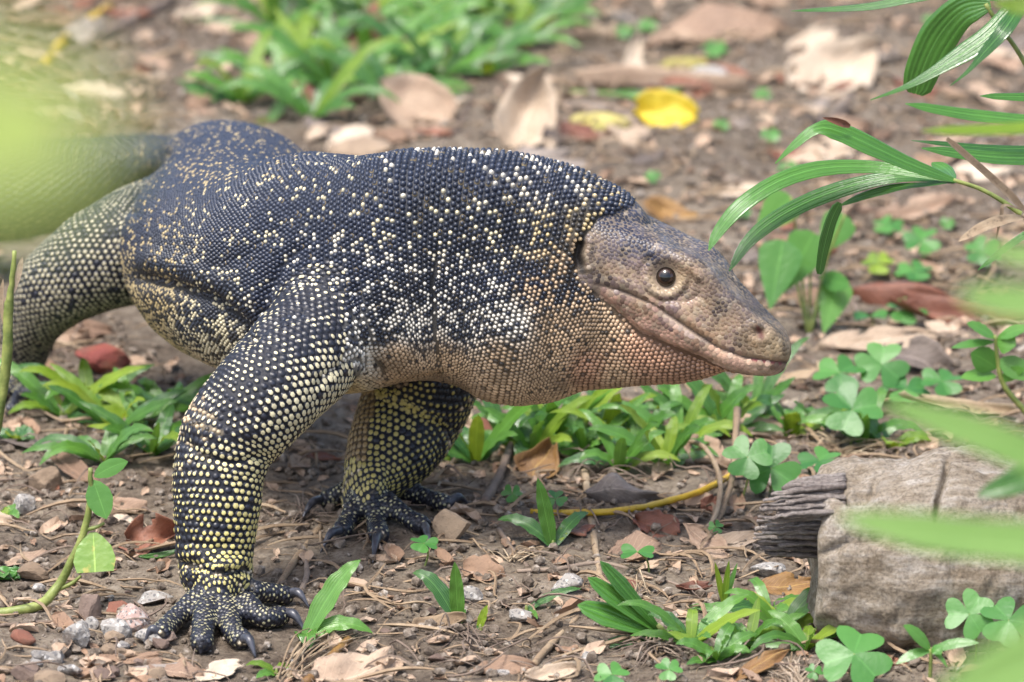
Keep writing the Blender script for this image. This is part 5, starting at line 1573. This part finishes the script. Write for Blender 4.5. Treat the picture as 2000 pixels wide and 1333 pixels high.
TUFT_LABELS = {
    (720, 160): 'grass tuft growing in front of upright red brown leaf', (690, 90): 'grass tuft growing behind upright red brown leaf',
    (770, 205): 'grass tuft beside curved brown tan leaf behind shoulder hump', (610, 235): 'grass tuft beside beige rock behind the back', (470, 205): 'outermost grass tuft above lizard pelvis, next to bare soil',
    (1080, 50): 'grass tuft next to broad tan leaf with notched side', (950, 150): 'grass tuft behind upright folded cream tan leaf',
    (930, 905): 'grass tuft beside far foreleg, over pale knotted twig', (1040, 895): 'grass tuft behind yellow brown curled leaf under throat', (1420, 850): 'grass tuft under jaw tip beside leaning dry stalk', (1470, 820): 'grass tuft in front of long straw coloured leaf under jaw',
    (1210, 925): 'grass tuft overhanging dark brown cupped leaf', (1370, 860): 'grass tuft from which bent dry blade arches',
    (120, 815): 'grass tuft beside brown grey slab stone near hind foot', (300, 890): 'grass tuft touching near foreleg at end of weathered wood strip', (205, 905): 'grass tuft in front of weathered wood strip', (320, 800): 'grass tuft in shade under belly behind near foreleg',
    (1350, 1262): 'grass tuft at base of pleated palm seedling', (1530, 1235): 'grass tuft in front of yellow orange stained leaf', (1575, 1270): 'grass tuft pressed against lower log corner', (1465, 1262): 'grass tuft over yellow brown pointed leaf',
    (1545, 850): 'grass tuft between large clover and jaw tip', (1740, 880): 'grass tuft at log top rim under slanting blurred blade', (1690, 872): 'grass tuft at foot of wide clover', (1600, 840): 'grass tuft beside dull clover behind log',
    (880, 890): 'thin grass tuft touching back of far foreleg', (30, 860): 'short grass sprig beside weathered wood strip', (10, 1015): 'short grass sprig beside grey lump', (5, 1130): 'short grass sprig beside pale blocky stone'}
rs = random.Random(21); random.seed(21)
def tufts(spots, n, ln, wd, label_fmt, group, **kw):
    own = TUFT_LABELS
    for q, (x, y) in enumerate(spots):
        GP('grass_tuft', own.get((x, y), label_fmt), (x, y), random_leaves((x, y), n + random.randint(-1, 2), ln * random.uniform(0.85, 1.15), wd, **kw), group=group)
tufts([(470, 205), (540, 165), (610, 235), (590, 110), (650, 175), (720, 160), (770, 205), (800, 120), (860, 165), (900, 95), (950, 150), (690, 90), (540, 60), (640, 40), (1010, 95), (740, 45), (850, 50), (1080, 50), (960, 40)],
      11, 170, 28, 'broad leaved grass tuft in blurred bed behind the lizard back', 'grass tufts behind the back', lift=0.85)
tufts([(930, 905), (985, 880), (1040, 895), (1090, 870), (1140, 895), (1185, 868), (1235, 890), (1280, 865), (1325, 885), (1370, 860), (1420, 850), (1210, 925), (1300, 915), (1470, 820)],
      11, 140, 29, 'broad leaved grass tuft crowded under the lizard throat', 'grass tufts under the throat', lift=1.05)
tufts([(120, 815), (175, 800), (225, 850), (270, 830), (300, 890), (205, 905), (320, 800)],
      9, 150, 29, 'broad leaved grass tuft between hind foot and near foreleg', 'grass tufts behind the near foreleg', lift=0.7)
tufts([(1400, 1290), (1465, 1262), (1530, 1235), (1575, 1270), (1500, 1200), (1350, 1262)],
      8, 130, 30, 'broad leaved grass tuft growing against the log end', 'grass tufts at the log end', lift=0.75)
tufts([(1545, 850), (1600, 840), (1690, 872), (1740, 880)], 6, 120, 33, 'broad leaved grass tuft behind the log among clovers', 'grass tufts behind the log', lift=0.75)
tufts([(880, 890), (845, 905)], 5, 80, 26, 'thin grass tuft behind the far foreleg', 'grass by the far foreleg', lift=0.8)
tufts([(30, 860), (10, 1015), (5, 1130)], 3, 60, 34, 'short grass sprig at edge of gravel', 'short grass sprigs by the gravel', lift=0.5)
GP('grass_tuft', 'single long green leaf with yellow tip behind pelvis', (520, 240), [(600, 160, 0.01, 28, 10), (500, 250, 0, 20, 6, M_GRASSY)], cat='grass')

# ================================================================== broad leaved plants
ELL = ([0, 0.08, 0.3, 0.55, 0.8, 0.95, 1], [0.06, 0.45, 0.95, 1, 0.7, 0.25, 0.03])
HRT = ([0, 0.04, 0.18, 0.4, 0.7, 0.92, 1], [0.3, 0.75, 1, 0.9, 0.5, 0.15, 0.03])
def broad(root, a, b, wpx, up=None, prof=ELL, mat=None, arch=0.0):
    a = P(*a); b = P(*b); m = mpp(a)
    c = bez(a, 0.5 * (a + b) + UP * arch * m, b, 12)
    V, F, uv = blade_mesh(c, wpx * m, TOCAM if up is None else up, 7, 0.12, 0.03, 1, prof, droop=0.10)
    part('leaf', V, F, mat or M_BROAD, root, uvs=uv)
Yh = 3.20
r_ = empty('broadleaf_plant', G(1580, 660), 'plant with large drooping heart shaped green leaves behind snout', 'plant')
yb = float(r_.location[1])
broad(r_, (1530, 470, yb), (1504, 604, yb - .02), 88, prof=HRT); broad(r_, (1590, 455, yb + .01), (1530, 572, yb), 84, prof=HRT); broad(r_, (1545, 385, yb + .03), (1475, 455, yb + .02), 74, prof=HRT); broad(r_, (1650, 420, yb + .03), (1600, 500, yb + .02), 70, prof=HRT)
broad(r_, (1640, 545, yb + .02), (1608, 652, yb), 66, prof=HRT); broad(r_, (1600, 540, yb + .02), (1660, 560, yb), 40)
for p_ in ((1530, 470), (1590, 455), (1545, 385), (1640, 545), (1650, 420)):
    q_ = P(p_[0], p_[1], yb + .01); V, F, uv = tube([np.array(r_.location), 0.5 * (np.array(r_.location) + q_) + np.array([0, .012, .004]), q_], [.0010, .0008, .0006], 6, 10); part('stalk', V, F, M_STEM, r_, uvs=uv)
r_ = empty('glossy_seedling', G(2060, 905), 'glossy seedling with oval leaves on bent green stem behind log', 'seedling')
yb = float(r_.location[1])
V, F, uv = tube([np.array(r_.location), P(2010, 815, yb), P(1962, 755, yb), P(1948, 700, yb), P(1944, 655, yb)], [.0016, .0016, .0015, .0012, .0008], 8, 20); part('stem', V, F, M_STEM, r_, uvs=uv)
for a_, b_, w_, up_ in (((1944, 660), (1888, 632), 34, UP), ((1944, 668), (1858, 680), 22, UP), ((1946, 668), (1984, 676), 46, TOCAM), ((1950, 660), (2010, 640), 34, UP), ((1950, 705), (2020, 740), 44, TOCAM), ((1946, 735), (1876, 738), 34, UP), ((1946, 720), (1896, 690), 52, TOCAM), ((1955, 745), (2000, 720), 26, TOCAM)):
    broad(r_, (a_[0], a_[1], yb), (b_[0], b_[1], yb - .006), w_, up_ * 0.6 + TOCAM * 0.5, arch=6)
r_ = empty('leaning_seedling', G(0, 1206), 'leaning green stem with ragged leaves rising from gravel', 'seedling')
yb = float(r_.location[1]) + 0.012
V, F, uv = tube([np.array(r_.location) + np.array([-.02, 0, 0]), P(60, 1188, yb - .01), P(110, 1150, yb), P(140, 1095, yb), P(165, 1035, yb), P(177, 970, yb), P(176, 915, yb)], np.array([10, 11, 10, 8.5, 7.5, 6, 4.5]) * .000235, 9, 40, 0.0003); part('stem', V, F, M_STEM, r_, uvs=uv)
V, F, uv = tube([P(112, 1152, yb), P(140, 1140, yb), P(158, 1125, yb)], np.array([5, 4.5, 3]) * .000235, 7, 8); part('stem', V, F, M_STEM, r_, uvs=uv)
V, F, uv = tube([P(165, 1035, yb), P(188, 1030, yb), P(204, 1022, yb)], np.array([5, 4, 3]) * .000235, 7, 8); part('stem', V, F, M_STEM, r_, uvs=uv)
broad(r_, (182, 938, yb), (208, 1014, yb - .006), 52); broad(r_, (184, 932, yb), (250, 902, yb + .004), 34, arch=8)
broad(r_, (182, 1040, yb), (186, 1118, yb - .01), 84, prof=([0, 0.1, 0.35, 0.7, 1], [0.15, 0.4, 0.8, 1, 0.85]), mat=M_YBROAD)
r_ = empty('cut_stem', G(-40, 1090), 'thick cut green stem with frayed white tip', 'stem')
yb = float(r_.location[1])
V, F, uv = tube([np.array(r_.location), P(-30, 950, yb), P(2, 780, yb), P(14, 690, yb), P(16, 610, yb), P(22, 560, yb), P(29, 490, yb)], np.array([12, 12, 11, 11, 10, 6, 4.5]) * .00024, 9, 40, 0.0004); part('stem', V, F, M_STEM, r_, uvs=uv)
leaflet_strip(r_, [(26, 575, yb), (36, 535, yb), (44, 502, yb)], 13, M_PALELEAF, up=TOCAM, ncross=3, pleat=0, name='frayed_bark')
leaflet_strip(r_, [(8, 640, yb), (2, 590, yb), (6, 545, yb)], 9, M_STRAW, up=TOCAM, ncross=3, pleat=0, name='frayed_bark')
r_ = empty('lance_seedling', G(1815, 1345), 'young plant with narrow lance leaves in front of log', 'seedling')
yb = float(r_.location[1])
V, F, uv = tube([np.array(r_.location), P(1818, 1290, yb), P(1816, 1268, yb)], [.001, .0009, .0006], 7, 8); part('stem', V, F, M_STEM, r_, uvs=uv)
for b_, w_ in (((1764, 1222), 28), ((1912, 1256), 24), ((1750, 1298), 22), ((1838, 1280), 26), ((1850, 1304), 10)):
    broad(r_, (1818, 1272, yb), (b_[0], b_[1], yb - .004), w_, UP * .5 + TOCAM * .6, arch=14)
DL('green_leaf', 'small green leaf stuck at left gravel edge', (8, 1122), 50, 34, 10, M_BROAD, tilt=35, curl=0.2, torn=0, seed=61, cat='leaf')
DL('green_leaf', 'curled green leaf scrap below glossy red leaf', (315, 1085), 90, 16, 15, M_GRASS, tilt=30, curl=0.4, torn=0, seed=62, cat='leaf')

def straw_clump(label, ends, n, r, mat, seed, spread=22, lift=10, base_spread=14):
    rs = random.Random(seed)
    (x0, y0), tips = ends[0], ends[1:]
    root = empty('dry_grass_clump', G(x0, y0), label, 'dry grass')
    for q in range(n):
        tx, ty = rs.choice(tips)
        a = G(x0 + rs.gauss(0, base_spread), y0 + rs.gauss(0, base_spread * 0.4), 0.001)
        b = G(tx + rs.gauss(0, spread), ty + rs.gauss(0, spread * 0.5), 0.001)
        m = mpp(a); f = rs.uniform(0.6, 1.0)
        b = a + (b - a) * f
        mid = 0.5 * (a + b) + np.array([rs.gauss(0, 8), rs.gauss(0, 8), abs(rs.gauss(lift, lift))]) * m
        b[2] = float(gh(b[0], b[1])) + abs(rs.gauss(0, lift * 0.5)) * m + 0.0008
        V, F, uv = tube([a, mid, b], np.array([r, r, r * 0.3]) * m * rs.uniform(0.6, 1.3), 5, 9, 0, 0, flat=0.5)
        part('strand', V, F, mat, root, uvs=uv)
straw_clump('bundle of fine dry grass strands under three leaved seedling', [(560, 1318), (690, 1215), (740, 1228), (660, 1225)], 26, 2.2, M_STRAW, 1)
straw_clump('tangle of pale rootlets at log foot corner', [(1560, 1345), (1500, 1305), (1550, 1285), (1610, 1290), (1520, 1330)], 34, 1.8, M_PALELEAF, 2, 14, 14)
straw_clump('dry brown grass thatch under pleated seedling base', [(1300, 1262), (1180, 1285), (1240, 1300), (1380, 1290), (1330, 1225)], 36, 2.4, M_TWIG, 3)
straw_clump('dry thatch beneath upright two leaved seedling', [(900, 1232), (830, 1262), (990, 1262), (930, 1275), (860, 1240)], 26, 2.2, M_TWIG, 4)
straw_clump('brown grass thatch under throat tufts beside dark cupped leaf', [(1180, 925), (1080, 940), (1280, 945), (1130, 915)], 40, 2.4, M_TWIG, 5, 30)
straw_clump('dry straw thatch behind log under clovers', [(1640, 885), (1560, 870), (1780, 880), (1850, 850)], 34, 2.4, M_STRAW, 6, 30)
straw_clump('thin dry stems in shade between the forelegs', [(600, 1010), (560, 1050), (660, 1020), (540, 980)], 22, 2.0, M_TWIG, 7, 30)
straw_clump('curly rootlets on open soil beside pleated seedling', [(1250, 1165), (1210, 1150), (1290, 1175), (1240, 1130)], 20, 1.6, M_STRAW, 8, 16, 16)
straw_clump('dry stems against snout side litter', [(1600, 725), (1520, 745), (1700, 700), (1660, 745)], 24, 2.6, M_STRAW, 9, 26)
straw_clump('rootlets on soil beside far forefoot rock', [(1000, 1090), (940, 1075), (1080, 1085), (1040, 1105)], 20, 1.8, M_STRAW, 10, 22)

# ================================================================== countless small litter
LIZ = [(0, 270), (320, 262), (460, 235), (680, 305), (920, 288), (1150, 340), (1250, 400), (1390, 470), (1545, 680), (1525, 730), (1300, 752), (1070, 795), (905, 750), (840, 900), (760, 960), (690, 950), (700, 780), (600, 810), (515, 900), (500, 1110), (520, 1180), (330, 1180), (345, 850), (400, 745), (260, 690), (230, 600), (110, 640), (0, 720)]
HAND = [(265, 1275), (330, 1150), (500, 1120), (615, 1150), (620, 1210), (600, 1255), (510, 1310), (380, 1295)]
def open_soil(n, margin=60, seed=1):
    r = np.random.default_rng(seed)
    x = r.uniform(-250, 2250, n * 3); Y = r.uniform(2.66, 4.5, n * 3)
    q = np.stack([(x - 1000) / FPX * Y * 1.03, Y, 0 * Y], -1)
    a, b, _ = proj(q)
    hand = inside(HAND, a, b) & (margin > 50)
    return q[~(inside(LIZ, a, b) & (r.random(n * 3) < 0.9)) & ~hand][:n, :2]
def scatter(name, label, n, templ, size, mat, seed, flat=1.0, sink=0.2):
    pos = open_soil(n, 60 if name != 'soil_crumbs' else 0, seed); r = np.random.default_rng(seed)
    Vs, Fs, off = [], [], 0
    zz = gh(pos[:, 0], pos[:, 1])
    for i, (x, y) in enumerate(pos):
        V, F = templ[r.integers(len(templ))]
        s = size[0] + (size[1] - size[0]) * r.random() ** 3
        M = np.array(Matrix.Rotation(r.uniform(0, 6.28), 3, 'Z') @ Matrix.Rotation(r.uniform(-.5, .5) * flat, 3, 'X') @ Matrix.Rotation(r.uniform(-.5, .5) * flat, 3, 'Y'))
        W = (V * s) @ M.T
        z = zz[i] - W[:, 2].min() * (1 - sink) 
        Vs.append(W + np.array([x, y, z])); Fs.append(F + off); off += len(V)
    me_ = tri_mesh(name, np.concatenate(Vs), np.concatenate(Fs), None, mat)
    me_.polygons.foreach_set('use_smooth', np.zeros(len(me_.polygons), bool))
    tag(add(name, me_), label, None, None, 'stuff')
crumb = []
for q in range(6):
    V, F = stone_verts(300 + q, 1, 4); crumb.append((V * np.array([1, .85, .65]), np.array(F)))
k = NT('soil_crumb'); at = k.node('ShaderNodeTexCoord').outputs['Object']
cc_ = k.ramp(k.noise(at, 120, 4, 0.8), [(0.32, lin(74, 63, 54)), (0.46, lin(116, 103, 90)), (0.56, lin(148, 135, 121)), (0.68, lin(202, 193, 182))])
k.link(cc_, k.b.inputs['Base Color']); k.set(Roughness=0.95); k.bump(k.noise(at, 700, 4, .7), .7, .001); M_CRUMB = k.m
scatter('soil_crumbs', 'loose brown soil crumbs and grit over the ground', 20000, crumb, (0.0006, 0.0044), M_CRUMB, 41)
def straw_templ(seed, L, w, bend):
    r = np.random.default_rng(seed)
    c = np.stack([np.linspace(-.5, .5, 7) * L, bend * r.uniform(-1, 1) * np.sin(np.linspace(0, 3.14, 7)) * .3 + bend * .1 * np.cumsum(r.normal(size=7)) * .3, np.abs(np.sin(np.linspace(0, 3.14 * r.uniform(.5, 1.5), 7))) * .12 * bend], -1)
    V, F, uv = tube(c, [w * .4, w, w, w * .4], 4, 8)
    T = []
    for f in F:
        for q in range(1, len(f) - 1): T.append((f[0], f[q], f[q + 1]))
    return V, np.array(T)
scatter('dry_straw_litter', 'fine dry straw and rootlets scattered over the soil', 3800, [straw_templ(i, 1, .022, .9) for i in range(10)], (0.008, 0.05), M_STRAW, 43, 0.35, 0.3)
scatter('dark_rootlets', 'thin dark rootlets tangled on the soil', 2200, [straw_templ(20 + i, 1, .016, 1.6) for i in range(10)], (0.008, 0.04), M_TWIG, 44, 0.35, 0.3)
def scrap_templ(seed):
    r = np.random.default_rng(seed)
    nu, nv = 5, 4; V = []
    for i in range(nu):
        for j in range(nv):
            t = i / (nu - 1); v = -1 + 2 * j / (nv - 1)
            w = .34 * math.sin(math.pi * (t * .8 + .12)) * r.uniform(.75, 1.2)
            V.append((t - .5 + r.uniform(-.05, .05), v * w, .22 * v * v * r.uniform(.5, 1.2) + .1 * math.sin(t * 3 + seed)))
    F = grid_faces(nu, nv); T = []
    for f in F: T += [(f[0], f[1], f[2]), (f[0], f[2], f[3])]
    return np.array(V), np.array(T)
scatter('leaf_scraps', 'tiny torn scraps of brown dead leaf on soil', 2200, [scrap_templ(i) for i in range(10)], (0.005, 0.017), M_TANLEAF, 45, 0.7, 0.3)
scatter('dark_leaf_scraps', 'tiny dark brown scraps of dead leaf on soil', 900, [scrap_templ(50 + i) for i in range(10)], (0.005, 0.016), M_BROWNLEAF, 46, 0.7, 0.3)
# single dry leaves of the litter that can be picked out one by one
rs = random.Random(77)
cnt = 0
while cnt < 165:
    x, y = rs.uniform(-60, 2060), (rs.uniform(-10, 520) if cnt < 125 else rs.uniform(560, 1333))
    if inside(LIZ, np.array([x]), np.array([y]))[0] or inside(HAND, np.array([x]), np.array([y]))[0]: continue
    if y > 950 and rs.random() < 0.4: continue
    L_ = rs.uniform(40, 125)
    far = y < 560
    mt_, cn_ = rs.choice([(M_TANLEAF, 'tan'), (M_TANLEAF, 'tan'), (M_BROWNLEAF, 'brown'), (M_PALELEAF, 'pale cream'), (M_GREYLEAF, 'grey'), (M_REDLEAF, 'red brown')])
    size_ = 'small' if L_ < 70 else 'larger'
    lab_ = '%s %s dry leaf %s' % (size_, cn_, 'in blurred litter behind the lizard' if far else 'lying on soil around the lizard')
    DL('dead_leaf', lab_, (x, y), L_, L_ * rs.uniform(0.35, 0.6), rs.uniform(-50, 50), mt_, tilt=rs.uniform(5, 35), curl=rs.uniform(-.5, .8), torn=rs.uniform(.1, .5), group='%s %s dry leaves %s' % (size_, cn_, 'of the background litter' if far else 'around the lizard'))
    cnt += 1
